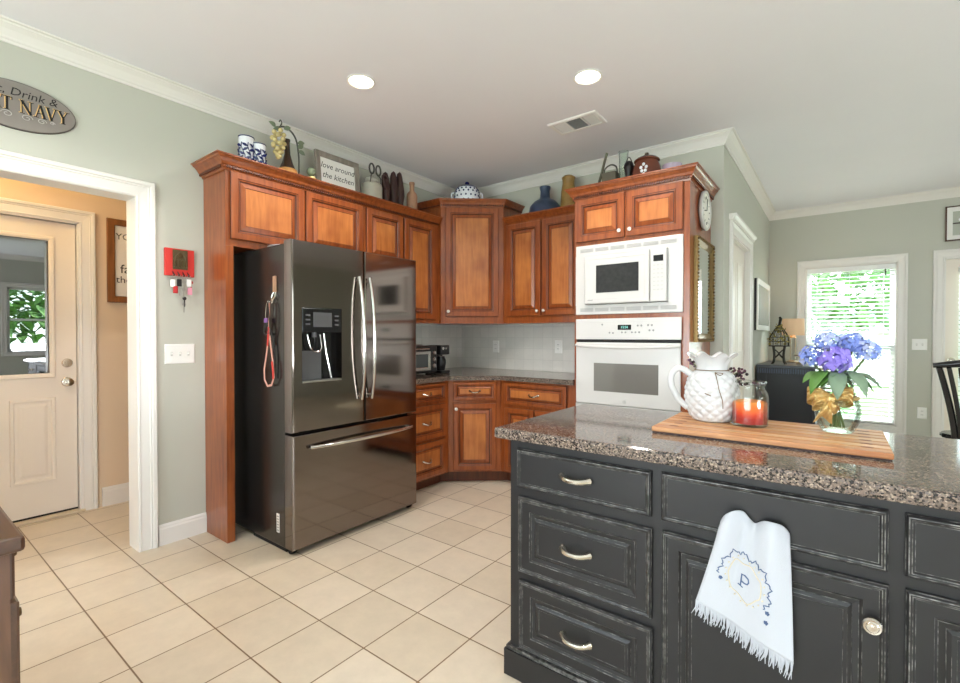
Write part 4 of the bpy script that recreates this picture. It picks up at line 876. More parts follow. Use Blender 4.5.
for (r, z, amp) in ((0.056, 0.181, 0), (0.052, 0.190, 0), (0.052, 0.200, 0.02), (0.056, 0.214, 0.05), (0.065, 0.230, 0.07), (0.077, 0.241, 0.10), (0.080, 0.243, 0.10), (0.076, 0.244, 0.10), (0.063, 0.232, 0.07), (0.053, 0.212, 0.05), (0.050, 0.195, 0), (0.050, 0.175, 0)):
    row = []
    for k in range(NA):
        a = 2 * PI * k / NA; rr = r * (1 + amp * math.cos(8 * a + 0.5)); zz = z + (0.012 if z > 0.22 else 0.005) * (amp / 0.14) * math.cos(8 * a + 1.2)
        row.append(b.bm.verts.new((pc.x + rr * math.cos(a), pc.y + rr * math.sin(a), pc.z + zz)))
    rows.append(row)
for j in range(len(rows) - 1):
    for k in range(NA): b.face([rows[j][k], rows[j][(k + 1) % NA], rows[j + 1][(k + 1) % NA], rows[j + 1][k]], 'ceramic_white', True)
b.build('ruffled_rim', t, angle=80)
hp = []
for (o_, z) in ((0.070, 0.168), (0.095, 0.186), (0.116, 0.189), (0.134, 0.174), (0.140, 0.150), (0.137, 0.122), (0.125, 0.096), (0.112, 0.072), (0.092, 0.052), (0.080, 0.042)): hp.append(pc - RT * o_ - FW * 0.012 + Z * z)
def smooth(pts, k=4):
    pts = sanitize(pts); out = []
    for i in range(len(pts) - 1):
        p0, p1, p2, p3 = pts[max(i - 1, 0)], pts[i], pts[i + 1], pts[min(i + 2, len(pts) - 1)]
        for j in range(k):
            s = j / k; out.append(0.5 * ((2 * p1) + (p2 - p0) * s + (2 * p0 - 5 * p1 + 4 * p2 - p3) * s * s + (3 * p1 - p0 - 3 * p2 + p3) * s ** 3))
    out.append(pts[-1]); return out
b = MB(); b.tube(smooth(hp), 0.0115, 'ceramic_white', seg=14); b.build('handle', t)
b = MB(); b.tube([pc + Vector((0.0575 * math.cos(a), 0.0575 * math.sin(a), 0.187)) for a in [2 * PI * i / 30 for i in range(30)]], 0.0016, 'twine', seg=6, closed=True)
ft = lambda lat, z, out=0.0: pc + RT * lat - FW * (math.sqrt(max(0.0, (pr_r(min(z, 0.181)) + 0.004 + out) ** 2 - lat ** 2))) + Z * z
b.tube(smooth([ft(0.010, 0.181, 0.002), ft(0.016, 0.16), ft(0.024, 0.12), ft(0.034, 0.085), ft(0.036, 0.055)]), 0.0013, 'twine', seg=6); b.tube(smooth([ft(0.010, 0.181, 0.002), ft(0.024, 0.186 - 0.006, 0.006), ft(0.036, 0.178, 0.006), ft(0.026, 0.172, 0.004), ft(0.012, 0.18, 0.003)]), 0.0013, 'twine', seg=6)
b.tube([ft(-0.022, 0.108, 0.001), ft(-0.002, 0.100, 0.001)], 0.0016, 'twine', seg=6); b.build('twine_tie', t)
# glass jar of layered orange and red
jc = Vector((-0.244, 1.878, 0.936))
t = thing('glass_jar', 'clear glass jar of layered red and orange between pitcher and vase', 'jar', jc)
b = MB(); b.lathe([(0, 0.0), (0.052, 0.0), (0.057, 0.005), (0.0575, 0.10), (0.056, 0.112), (0.048, 0.124), (0.045, 0.130), (0.046, 0.140), (0.043, 0.140), (0.0425, 0.130), (0.045, 0.122), (0.0535, 0.110), (0.055, 0.10), (0.0545, 0.008), (0, 0.006)], 'clear_glass', c=jc, seg=40); b.build('jar_body', t)
b = MB(); b.lathe([(0, 0.0075), (0.0535, 0.009), (0.0538, 0.078), (0.050, 0.084), (0.03, 0.088), (0, 0.086)], 'layered_sand', c=jc, seg=36); b.build('contents', t)
b = MB(); M = Matrix.Translation(jc + Z * 0.143) @ Matrix.Rotation(0.12, 4, FW); b.lathe([(0, 0.0), (0.046, 0.0), (0.0475, 0.004), (0.044, 0.009), (0.02, 0.014), (0, 0.015)], 'clear_glass', seg=36, M=M); b.box(0.028, -0.012, 0.006, 0.05, 0.012, 0.018, 'clear_glass', 0.004, M=M); b.build('lid', t)
# vase with hydrangeas
vc = Vector((0.001, 1.93, 0.936)); FW = Vector((0, 1, 0)); RT = Vector((1, 0, 0))
t = thing('vase', 'clear glass vase with a gold bow at the right end of the serving board', 'vase', vc)
b = MB(); b.lathe([(0, 0.0), (0.040, 0.0), (0.045, 0.006), (0.058, 0.035), (0.063, 0.065), (0.060, 0.092), (0.048, 0.122), (0.042, 0.142), (0.046, 0.165), (0.050, 0.172), (0.048, 0.173), (0.043, 0.165), (0.039, 0.142), (0.045, 0.122), (0.057, 0.092), (0.060, 0.065), (0.055, 0.036), (0.041, 0.010), (0, 0.008)], 'vase_glass', c=vc, seg=40); b.build('vase_body', t)
b = MB()
def bow_loop(sg, L, hgt, tilt):
    c0 = vc - FW * 0.058 + Z * 0.112 - RT * 0.016
    def fn(a, q):
        s = math.sin(a * PI); ang = a * 2 * PI
        lat = sg * L * 0.5 * (1 - math.cos(ang)); up = hgt * math.sin(ang) * (0.5 + 0.5 * s) * 0.5 + tilt * lat * sg
        wd = (0.012 + 0.030 * s) * (q - 0.5)
        return c0 + RT * lat + Z * (up + wd * 1.1) - FW * (0.014 * math.sin(ang) + 0.0065 * math.cos(17 * q + a * 13) * s)
    b.grid(fn, 22, 8, 'gold_ribbon')
bow_loop(-1, 0.064, 0.030, 0.10); bow_loop(1, 0.056, 0.034, 0.16); bow_loop(1, 0.04, 0.05, 0.75); bow_loop(-1, 0.05, 0.03, -0.3)
def tail(sg, dx_, dz_, wd0, wd1):
    c0 = vc - FW * 0.066 + Z * 0.108 - RT * 0.020
    def fn(a, q): return c0 + RT * (dx_ * a + (q - 0.5) * (wd0 + (wd1 - wd0) * a)) + Z * (dz_ * a - 0.01 * a * math.cos(2 * PI * q)) + FW * (-0.014 * math.sin(a * PI) + 0.006 * math.sin(8 * q + 4 * a))
    b.grid(fn, 14, 6, 'gold_ribbon')
tail(-1, -0.018, -0.066, 0.018, 0.050); tail(1, 0.030, -0.036, 0.016, 0.040)
b.ell(vc - FW * 0.062 + Z * 0.110 - RT * 0.018, (0.013, 0.012, 0.015), 'gold_ribbon', seg=12, rings=8)
b.tube([vc + Vector((0.053 * math.cos(a), 0.053 * math.sin(a), 0.112)) for a in [2 * PI * i / 28 for i in range(28)]], 0.006, 'gold_ribbon', seg=8, closed=True)
b.build('bow', t, recalc=False, angle=80)
heads = [(-0.070, 1.180, -0.02, 0.033, 'petal_blue', 'leftmost blue hydrangea head in the vase'), (-0.030, 1.230, 0.0, 0.036, 'petal_blue', 'blue hydrangea head at the top left of the bouquet'), (0.008, 1.215, 0.03, 0.034, 'petal_pale', 'pale blue hydrangea head at the top middle of the bouquet'), (0.038, 1.226, 0.0, 0.032, 'petal_blue', 'blue hydrangea head at the top right of the bouquet'), (0.072, 1.202, -0.01, 0.034, 'petal_pale', 'rightmost pale blue hydrangea head in the vase'), (-0.008, 1.172, -0.05, 0.038, 'petal_lavender', 'large lavender blossom at the front centre of the bouquet')]
for (lat, z, fw_, R, pm, lab) in heads:
    hc = vc + RT * lat + FW * fw_; hc.z = z; big = pm == 'petal_lavender'
    h = thing('hydrangea', lab, 'flower', vc + RT * lat * 0.1 + Z * 0.015, 'hydrangeas in the glass vase')
    b = MB()
    cnt = 20 if big else 40
    for i in range(cnt):
        zz = 1 - 1.75 * (i + 0.5) / cnt; a = i * 2.39996; rr = math.sqrt(max(0, 1 - zz * zz)); nrm = Vector((rr * math.cos(a), rr * math.sin(a), zz)); p = hc + nrm * R * random.uniform(0.86, 1.1); nrm = (nrm + Vector((random.uniform(-.3, .3), random.uniform(-.3, .3), random.uniform(-.2, .4)))).normalized()
        s = nrm.orthogonal().normalized(); s = Matrix.Rotation(random.uniform(0, PI), 3, nrm) @ s; w = nrm.cross(s)
        ps = (0.022 if big else 0.0115) * random.uniform(0.8, 1.15); pmm = pm if random.random() > 0.25 else ('petal_pale' if pm == 'petal_blue' else ('petal_blue' if pm == 'petal_pale' else pm))
        for k in range(4):
            d = s * math.cos(k * PI / 2) + w * math.sin(k * PI / 2); e = s * math.cos(k * PI / 2 + PI / 2) + w * math.sin(k * PI / 2 + PI / 2)
            v = [b.bm.verts.new(q) for q in (p, p + d * ps * 0.55 + e * ps * 0.48 + nrm * ps * 0.12, p + d * ps * 1.05 + nrm * ps * 0.05, p + d * ps * 0.55 - e * ps * 0.48 + nrm * ps * 0.12)]
            b.face(v, pmm)
    b.build('flower_head', h, recalc=False)
    b = MB(); base = vc + RT * lat * -0.25 + FW * fw_ * -0.2 + Z * 0.014; b.tube(smooth([base, vc + RT * lat * 0.25 + FW * fw_ * 0.25 + Z * 0.15, hc - Z * R * 0.5]), 0.0035, 'stem_green', seg=7); b.build('stem', h)
    b = MB()
    for sg in (-1, 1):
        d = RT * (sg * 0.6 + lat * 3) + FW * (-0.7 if sg < 0 else -0.2) + Z * random.uniform(-0.15, 0.1)
        b.leaf(vc + RT * lat * 0.55 + FW * fw_ * 0.5 + Z * (0.19 + 0.1 * (z - 1.2)), d, Z, random.uniform(0.065, 0.085), 0.058, 'leaf_green' if lat < 0.02 else 'leaf_grey', bend=0.55)
    if big:
        for lt, dz_ in ((-0.5, -0.6), (0.0, -0.8), (0.5, -0.55)): b.leaf(vc + FW * -0.045 + Z * 0.20 + RT * lt * 0.05, RT * lt - FW * 0.55 + Z * dz_ * 0.4, Z, 0.085, 0.055, 'leaf_green' if lt < 0 else 'leaf_grey', bend=0.6)
    b.build('leaves', h, recalc=False, mods=solidify(0.0008), angle=80)
# dark berry sprigs in a wicker pot behind the pitcher
pc2 = Vector((-0.405, 2.088, 0.9145))
t = thing('berry_arrangement', 'purple berry sprigs in a round brown pot behind the white pitcher', 'flower arrangement', pc2)
b = MB(); b.lathe([(0, 0.0), (0.04, 0.0), (0.055, 0.02), (0.062, 0.06), (0.05, 0.11), (0.04, 0.13), (0.037, 0.13), (0.046, 0.10), (0.056, 0.06), (0, 0.01)], 'carved_dark', c=pc2, seg=28); b.build('pot', t)
b = MB(); b2 = MB()
for i in range(9):
    a = random.uniform(-0.3, 0.9) if i > 1 else 2.2; L = random.uniform(0.10, 0.17); top = pc2 + RT * math.cos(a) * L * 1.0 + FW * random.uniform(-0.02, 0.03) + Z * (0.12 + abs(math.sin(a)) * L * 0.7 + 0.03)
    mid = pc2.lerp(top, 0.6) + Z * 0.05; pts = smooth([pc2 + Z * 0.1, mid, top]); b.tube(pts, 0.0014, 'stem_green', seg=5)
    for q in range(9):
        p = pts[-1 - int(q * 0.55)] + Vector((random.uniform(-.012, .012), random.uniform(-.012, .012), random.uniform(-.012, .012))); b2.ell(p, random.uniform(0.004, 0.0065), 'berry' if q % 3 else 'berry_dark', seg=8, rings=5)
b.build('stems', t); b2 = b2.build('berries', t); b2['kind'] = 'stuff'

# ------------------------------------------------------------------ things on top of the cabinets
TL = 2.2855
def painted_cup(x, y, r, h, label):
    t = thing('porcelain_cup', label, 'cup', (x, y, TL), 'blue and white painted cups')
    b = MB(); b.lathe([(0, 0), (r * 0.72, 0), (r * 0.78, 0.006), (r * 0.92, h * 0.5), (r, h), (r * 0.95, h), (r * 0.86, h * 0.5), (r * 0.7, 0.012), (0, 0.01)], 'porcelain', c=(x, y, TL), seg=32); b.build('body', t)
    b = MB(); b.tube([(x + r * math.cos(a), y + r * math.sin(a), TL + h - 0.004) for a in [2 * PI * i / 32 for i in range(32)]], 0.0035, 'cobalt', seg=6, closed=True)
    rr = lambda z: r * (0.78 + 0.22 * min(1, z / h)) + 0.001
    for i in range(7):
        a0 = 2 * PI * i / 7; pts = []
        for k in range(6): z = h * (0.22 + 0.58 * k / 5); a = a0 + 0.3 * math.sin(k * 1.1); pts.append((x + rr(z) * math.cos(a), y + rr(z) * math.sin(a), TL + z))
        b.tube(pts, 0.003, 'cobalt', seg=5)
        for k in (1, 2, 3, 4):
            p = Vector(pts[k]); n = Vector((p.x - x, p.y - y, 0)).normalized(); s = Vector((-n.y, n.x, 0)) * (1 if k % 2 else -1)
            b.leaf(p + n * 0.0015, s + Z * 0.5, n, 0.038, 0.02, 'cobalt', bend=0.15)
    b.build('painted_pattern', t, recalc=False)
painted_cup(-3.0, 1.483, 0.045, 0.225, 'taller blue and white painted cup at the left end of the cabinet top')
painted_cup(-2.975, 1.553, 0.040, 0.195, 'shorter blue and white painted cup, second from the left on the cabinet top')
# wicker wrapped bottle in a wire holder with glass grapes
t = thing('wine_bottle', 'dark brown long-necked bottle with a wicker base on the cabinet top', 'bottle', (-3.02, 1.775, TL))
b = MB(); b.lathe([(0, 0), (0.05, 0), (0.062, 0.02), (0.064, 0.07), (0.056, 0.10), (0.036, 0.15), (0.020, 0.21), (0.016, 0.29), (0.019, 0.30), (0.019, 0.312), (0, 0.312)], 'bottle_brown', c=(-3.02, 1.775, TL), seg=28, mats=['bottle_brown'] * 10); b.build('bottle_body', t)
b = MB(); b.lathe([(0.051, 0.0), (0.066, 0.015), (0.069, 0.06), (0.061, 0.104), (0.057, 0.104), (0.064, 0.06), (0.062, 0.02), (0.05, 0.004)], 'wicker', c=(-3.02, 1.775, TL), seg=40, rf=lambda a, z: 1 + 0.02 * math.sin(a * 20)); b.build('wicker_sleeve', t)
t = thing('wire_grape_holder', 'scrolled wire holder with hanging glass grapes around the brown bottle', 'ornament', (-3.0, 1.75, TL))
b = MB(); cx = -2.985; b.tube(smooth([(cx, 1.80, TL + 0.004), (cx, 1.84, TL + 0.10), (cx, 1.832, TL + 0.27), (cx, 1.80, TL + 0.345), (cx, 1.745, TL + 0.375), (cx, 1.695, TL + 0.36), (cx, 1.683, TL + 0.335)]), 0.006, 'iron_grey', seg=8)
b.tube([(cx + 0.075 * math.cos(a), 1.775 + 0.075 * math.sin(a), TL + 0.005) for a in [2 * PI * i / 24 for i in range(24)]], 0.005, 'iron_grey', seg=8, closed=True)
b.tube(smooth([(cx, 1.70, TL + 0.362), (cx, 1.715, TL + 0.395), (cx, 1.705, TL + 0.41), (cx, 1.697, TL + 0.395)]), 0.004, 'iron_grey', seg=7); b.build('wire_frame', t)
b = MB(); 
for i in range(26):
    k = i / 25; rr = 0.038 * math.sin(PI * min(1, 0.25 + 0.72 * k)); a = i * 2.4; b.ell((cx + 0.01 + rr * math.cos(a), 1.685 + rr * math.sin(a), TL + 0.325 - 0.17 * k), 0.0155, 'glass_grape', seg=12, rings=8)
b.build('grapes', t)
b = MB()
for dy, dz, zz in ((-0.03, 0.2, 0.35), (0.03, 0.3, 0.355), (0.0, -0.2, 0.345), (0.13, 0.2, 0.29), (0.135, -0.2, 0.24), (0.13, 0.4, 0.26)): b.leaf((cx + 0.01, 1.695 + dy, TL + zz), (0.25, (0.6 if dy > 0 else -0.6), dz), X, 0.05, 0.036, 'sage_leaf', bend=0.3)
b.build('leaves', t, recalc=False, mods=solidify(0.001))
b = MB()
for dx_, dy, dz in ((0, 0, 0.022), (0.035, 0.02, 0.022), (-0.01, 0.045, 0.022), (0.02, 0.02, 0.055), (0.0, 0.035, 0.058)): b.ell((-2.945 + dx_, 1.875 + dy, TL + dz * 1.9), 0.03, 'glass_grape' if dz < 0.05 else 'sage_leaf', seg=14, rings=9)
tag(b.build('fruit_cluster'), 'small cluster of gilded glass fruit right of the wicker bottle', 'ornament')
# framed saying
t = thing('framed_saying', 'grey framed saying in handwriting leaning on the cabinet top', 'picture', (-3.06, 2.19, TL))
MS = Matrix.Translation((-3.02, 2.0, TL + 0.001)) @ Matrix.Rotation(-0.10, 4, 'Y')
fs = lambda a, q, w: MS @ Vector((w, a, q))
b = MB(); b.sweep([(0.04, 0.04), (0.35, 0.04), (0.35, 0.285), (0.04, 0.285)], [(0.0, 0.004), (0.0, 0.016), (-0.006, 0.02), (-0.034, 0.022), (-0.04, 0.018), (-0.04, 0.0), (0, 0)], 'grey_wood', fs, closed=True); b.build('frame', t)
b = MB(); v = [b.bm.verts.new(fs(*p)) for p in ((0.038, 0.038, 0.006), (0.352, 0.038, 0.006), (0.352, 0.287, 0.006), (0.038, 0.287, 0.006))]; b.face(v, 'paper_white'); v = [b.bm.verts.new(fs(*p)) for p in ((0.038, 0.038, 0.001), (0.352, 0.038, 0.001), (0.352, 0.287, 0.001), (0.038, 0.287, 0.001))]; b.face(v[::-1], 'grey_wood'); b.build('print', t)
b = MB(); b.text('love around', 0.062, 'ink_black', lambda a, q, w: fs(0.195 + a, 0.228 + q, 0.0065 + w), shear=0.3); b.text('the kitchen', 0.062, 'ink_black', lambda a, q, w: fs(0.195 + a, 0.155 + q, 0.0065 + w), shear=0.3); b.build('lettering', t)
# clamp-lid jar
t = thing('clamp_lid_jar', 'grey stoneware jar with a wire clamp lid on the cabinet top', 'jar', (-3.02, 2.51, TL))
b = MB(); b.lathe([(0, 0), (0.074, 0), (0.084, 0.012), (0.085, 0.165), (0.078, 0.188), (0.056, 0.202), (0.048, 0.21), (0.048, 0.22), (0, 0.22)], 'jar_grey', c=(-3.02, 2.51, TL), seg=32); b.build('body', t)
b = MB(); b.lathe([(0, 0.22), (0.052, 0.22), (0.054, 0.23), (0.044, 0.242), (0.018, 0.25), (0.014, 0.262), (0, 0.264)], 'jar_grey', c=(-3.02, 2.51, TL), seg=32); b.build('lid', t)
b = MB()
for s in (-1, 1):
    c0 = Vector((-2.985, 2.515 + s * 0.034, TL + 0.305)); b.tube([c0 + Vector((0, 0.024 * math.cos(a), 0.04 * math.sin(a))) for a in [2 * PI * i / 20 for i in range(20)]], 0.007, 'iron_grey', seg=8, closed=True)
    b.tube(smooth([c0 - Z * 0.038, (-2.97, 2.51 + s * 0.05, TL + 0.235), (-2.975, 2.51 + s * 0.055, TL + 0.18)]), 0.005, 'iron_grey', seg=8)
b.build('clamp', t)
# carved wooden pair
for i, (y, lab, h) in enumerate(((2.655, 'dark carved wooden figure with a side handle, left of the carved pair', 0.335), (2.745, 'left half of the dark carved wooden pair on the cabinet top', 0.365), (2.815, 'right half of the dark carved wooden pair, beside the clay bottle', 0.378))):
    t = thing('carved_figure', lab, 'figurine', (-3.02, y, TL), 'carved wooden figures')
    b = MB(); w = 0.037; sg = -1 if i == 1 else 1
    b.lathe([(0, 0), (w * 0.9, 0), (w, 0.02), (w * 0.92, 0.10), (w * 1.05, 0.17), (w * 0.95, 0.22), (w * 0.7, h * 0.86), (w * 0.5, h * 0.95), (0, h)], 'carved_dark', c=(-3.02, y, TL), seg=20, rf=lambda a, z: 1 + 0.12 * math.sin(3 * a + z * 25)); b.build('figure_body', t)
    if i == 0:
        b = MB(); b.tube(smooth([(-3.0, y, TL + 0.27), (-2.99, y - 0.045, TL + 0.285), (-2.985, y - 0.06, TL + 0.25), (-2.99, y - 0.03, TL + 0.19), (-3.0, y, TL + 0.17)]), 0.011, 'carved_dark', seg=10); b.build('side_handle', t)
b = MB(); b.lathe([(0, 0), (0.045, 0), (0.048, 0.01), (0.048, 0.195), (0.042, 0.222), (0.022, 0.246), (0.021, 0.25), (0.022, 0.30), (0.025, 0.303), (0.025, 0.322), (0.018, 0.325), (0, 0.325)], 'clay', c=(-3.02, 2.962, TL), seg=28); tag(b.build('clay_bottle'), 'slim terracotta clay bottle at the right end of the left cabinet top', 'bottle')
# dotted pot on the corner cabinet
t = thing('dotted_pot', 'white pot with blue dots and a blue lid on the corner cabinet', 'pot', (-2.80, 3.47, 2.4705)); pc3 = (-2.80, 3.47, 2.4705)
b = MB(); P3 = [(0, 0), (0.085, 0), (0.108, 0.035), (0.118, 0.085), (0.112, 0.13), (0.095, 0.165), (0.088, 0.17), (0, 0.17)]; b.lathe(P3, 'porcelain', c=pc3, seg=36); b.build('body', t)
b = MB(); b.lathe([(0, 0.205), (0.03, 0.2), (0.07, 0.188), (0.096, 0.172), (0.097, 0.168), (0.08, 0.171), (0, 0.171)], 'cobalt', c=pc3, seg=36); b.lathe([(0, 0.2), (0.014, 0.2), (0.022, 0.215), (0.018, 0.228), (0, 0.233)], 'cobalt', c=pc3, seg=20); b.build('lid', t)
b = MB()
for r_i, (z, rr) in enumerate(((0.045, 0.110), (0.085, 0.1185), (0.125, 0.1135), (0.15, 0.1035))):
    for k in range(16):
        a = 2 * PI * (k + 0.5 * (r_i % 2)) / 16; b.ell((pc3[0] + rr * math.cos(a), pc3[1] + rr * math.sin(a), pc3[2] + z), 0.0085, 'cobalt', seg=10, rings=6)
b.build('dots', t)
for s in (-1, 1):
    b = MB(); c0 = Vector(pc3) + du * (s * 0.112) + Z * 0.10; b.tube(smooth([c0 + Z * 0.03, c0 + du * (s * 0.03) + Z * 0.02, c0 + du * (s * 0.03) - Z * 0.02, c0 - Z * 0.035]), 0.007, 'porcelain', seg=10); b.build('handle', t)
# right wall cabinet: blue flask and ochre bottle
b = MB(); b.lathe([(0, 0), (0.125, 0), (0.142, 0.015), (0.145, 0.06), (0.135, 0.115), (0.10, 0.155), (0.055, 0.18), (0.044, 0.20), (0.041, 0.25), (0.048, 0.275), (0.05, 0.29), (0.035, 0.29), (0, 0.275)], 'blue_ceramic', c=(-2.09, 3.70, TL), seg=36); tag(b.build('blue_flask'), 'squat blue glazed flask on the cabinet left of the ovens', 'flask')
b = MB(); b.lathe([(0, 0), (0.07, 0), (0.075, 0.02), (0.072, 0.10), (0.06, 0.2), (0.05, 0.28), (0.055, 0.31), (0.062, 0.325), (0.045, 0.338), (0, 0.342)], 'ochre_ceramic', c=(-1.86, 3.70, TL), seg=28, rf=lambda a, z: 1 + 0.07 * math.sin(2 * a + z * 30)); tag(b.build('ochre_bottle'), 'ochre figural ceramic bottle beside the blue flask', 'bottle')
# oven cabinet top
TO = 2.3305; yo = 3.45
t = thing('watering_can', 'small grey metal watering can at the left of the oven cabinet top', 'watering can', (-1.385, yo, TO))
b = MB(); b.box(-1.44, yo - 0.045, TO + 0.001, -1.325, yo + 0.045, TO + 0.155, 'watering_grey', 0.012); b.build('body', t)
b = MB(); b.tube(smooth([(-1.43, yo, TO + 0.03), (-1.475, yo, TO + 0.08), (-1.455, yo, TO + 0.16), (-1.425, yo, TO + 0.27), (-1.41, yo, TO + 0.31)]), 0.010, 'watering_grey', seg=10); b.build('spout', t)
b = MB(); b.tube(smooth([(-1.435, yo, TO + 0.15), (-1.425, yo, TO + 0.195), (-1.38, yo, TO + 0.215), (-1.34, yo, TO + 0.195), (-1.33, yo, TO + 0.15)]), 0.006, 'iron_grey', seg=8); b.build('handle', t)
b = MB(); b.lathe([(0, 0), (0.034, 0), (0.034, 0.26), (0.038, 0.30), (0.034, 0.30), (0.031, 0.26), (0.03, 0.01), (0, 0.01)], 'vase_glass', c=(-1.29, yo + 0.02, TO), seg=28); tag(b.build('glass_cylinder'), 'tall clear glass cylinder behind the watering can', 'glass')
t = thing('black_lantern', 'small black lantern between the glass cylinder and the brown pot', 'lantern', (-1.235, yo - 0.02, TO))
b = MB(); b.lathe([(0, 0), (0.036, 0), (0.036, 0.02), (0.026, 0.03), (0.022, 0.09), (0.03, 0.14), (0.038, 0.16), (0.03, 0.19), (0.012, 0.205), (0, 0.21)], 'frame_black', c=(-1.235, yo - 0.02, TO), seg=16); b.build('body', t)
b = MB(); b.tube(smooth([(-1.26, yo - 0.02, TO + 0.19), (-1.235, yo - 0.02, TO + 0.235), (-1.21, yo - 0.02, TO + 0.19)]), 0.004, 'iron_grey', seg=7); b.build('handle', t)
t = thing('bean_pot', 'round brown glazed bean pot with a lid on the oven cabinet', 'pot', (-1.11, yo, TO))
b = MB(); b.lathe([(0, 0), (0.07, 0), (0.092, 0.03), (0.103, 0.08), (0.098, 0.13), (0.082, 0.17), (0.078, 0.18), (0, 0.18)], 'bean_pot', c=(-1.11, yo, TO), seg=36); b.build('body', t)
b = MB(); b.lathe([(0, 0.222), (0.04, 0.216), (0.075, 0.2), (0.09, 0.186), (0.09, 0.18), (0.08, 0.178), (0, 0.179)], 'bean_pot', c=(-1.11, yo, TO), seg=36); b.lathe([(0, 0.22), (0.012, 0.22), (0.017, 0.232), (0.012, 0.242), (0, 0.244)], 'carved_dark', c=(-1.11, yo, TO), seg=18); b.build('lid', t)
b = MB(); fc = Vector((-1.11, yo, TO)) + Vector((0.05, -0.085, 0.105)).normalized() * 0.0
for (dx_, dz_) in ((0.0, 0.12), (-0.018, 0.10), (0.018, 0.10), (-0.012, 0.075), (0.012, 0.075), (0.0, 0.052)):
    xx = -1.11 + 0.01 + dx_; b.ell((xx, yo - math.sqrt(0.1035 ** 2 - (xx + 1.11) ** 2), TO + dz_ + 0.01), (0.011, 0.004, 0.012), 'porcelain', seg=12, rings=6)
b.build('white_flower_motif', t)
b = MB(); b.lathe([(0, 0), (0.045, 0), (0.058, 0.02), (0.064, 0.06), (0.06, 0.095), (0.066, 0.115), (0.060, 0.115), (0.055, 0.095), (0.058, 0.06), (0, 0.012)], 'lilac_glass', c=(-0.935, yo, TO), seg=32); tag(b.build('lilac_bowl'), 'lilac glass bowl at the right end of the oven cabinet top', 'bowl')

# ------------------------------------------------------------------ counter appliances
t = thing('toaster_oven', 'black and chrome toaster oven on the corner counter beside the refrigerator', 'toaster oven', (-2.93, 2.78, 0.9145))
b = MB(); b.box(-3.10, 2.55, 0.93, -2.77, 3.02, 1.165, 'toaster_black', 0.012)
for yy in (2.58, 2.99):
    for xx in (-3.07, -2.80): b.lathe([(0, 0), (0.014, 0), (0.014, 0.017), (0, 0.017)], 'rubber_black', c=(xx, yy, 0.9148), seg=14)
b.build('body', t)
b = MB(); xf = -2.7695
mpt = lambda a, q, w: (xf + w, a, q)
b.sweep([(2.565, 0.955), (2.565, 1.115), (2.925, 1.115), (2.925, 0.955)], [(0, 0), (0, 0.01), (-0.022, 0.01), (-0.026, 0.006), (-0.026, 0)], 'toaster_chrome', mpt, closed=True); b.box(xf, 2.588, 0.978, xf + 0.004, 2.902, 1.092, 'toaster_glass'); b.build('door', t)
b = MB(); b.tube([(xf + 0.004, 2.60, 1.132), (xf + 0.03, 2.605, 1.135), (xf + 0.03, 2.885, 1.135), (xf + 0.004, 2.89, 1.132)], 0.007, 'toaster_chrome', seg=10); b.build('handle', t)
for zz in (1.10, 1.045, 0.99):
    b = MB(); b.lathe([(0, 0), (0.019, 0), (0.018, 0.012), (0.009, 0.014), (0.008, 0.02), (0, 0.02)], 'toaster_chrome', seg=18, M=Matrix.Translation((xf, 2.972, zz)) @ RX); b.build('dial', t)
b = MB()
for i in range(6): b.box(-3.05, 2.60 + i * 0.055, 1.1652, -2.83, 2.625 + i * 0.055, 1.172, 'toaster_chrome', 0.002)
b.build('top_rack', t)
t = thing('coffee_maker', 'slim black coffee maker right of the toaster oven on the corner counter', 'coffee maker', (-2.86, 3.10, 0.9145))
b = MB(); b.box(-2.96, 3.06, 0.9148, -2.76, 3.18, 0.94, 'toaster_black', 0.008); b.box(-2.96, 3.06, 0.94, -2.85, 3.18, 1.12, 'toaster_black', 0.006); b.box(-2.96, 3.06, 1.08, -2.765, 3.18, 1.165, 'toaster_black', 0.01); b.build('body', t)
b = MB(); b.lathe([(0, 0.0), (0.036, 0.0), (0.042, 0.03), (0.042, 0.09), (0.034, 0.125), (0, 0.125)], 'toaster_black', c=(-2.82, 3.12, 0.9405), seg=24); b.tube(smooth([(-2.78, 3.10, 1.05), (-2.752, 3.10, 1.04), (-2.752, 3.10, 0.99), (-2.78, 3.10, 0.97)]), 0.006, 'toaster_black', seg=8); b.build('carafe', t)
b = MB(); b.lathe([(0, 0), (0.013, 0), (0.012, 0.006), (0, 0.006)], 'toaster_chrome', seg=14, M=Matrix.Translation((-2.7648, 3.085, 1.135)) @ RX); b.lathe([(0, 0), (0.009, 0), (0.008, 0.004), (0, 0.004)], 'toaster_chrome', seg=12, M=Matrix.Translation((-2.7648, 3.125, 1.135)) @ RX); b.build('buttons', t)

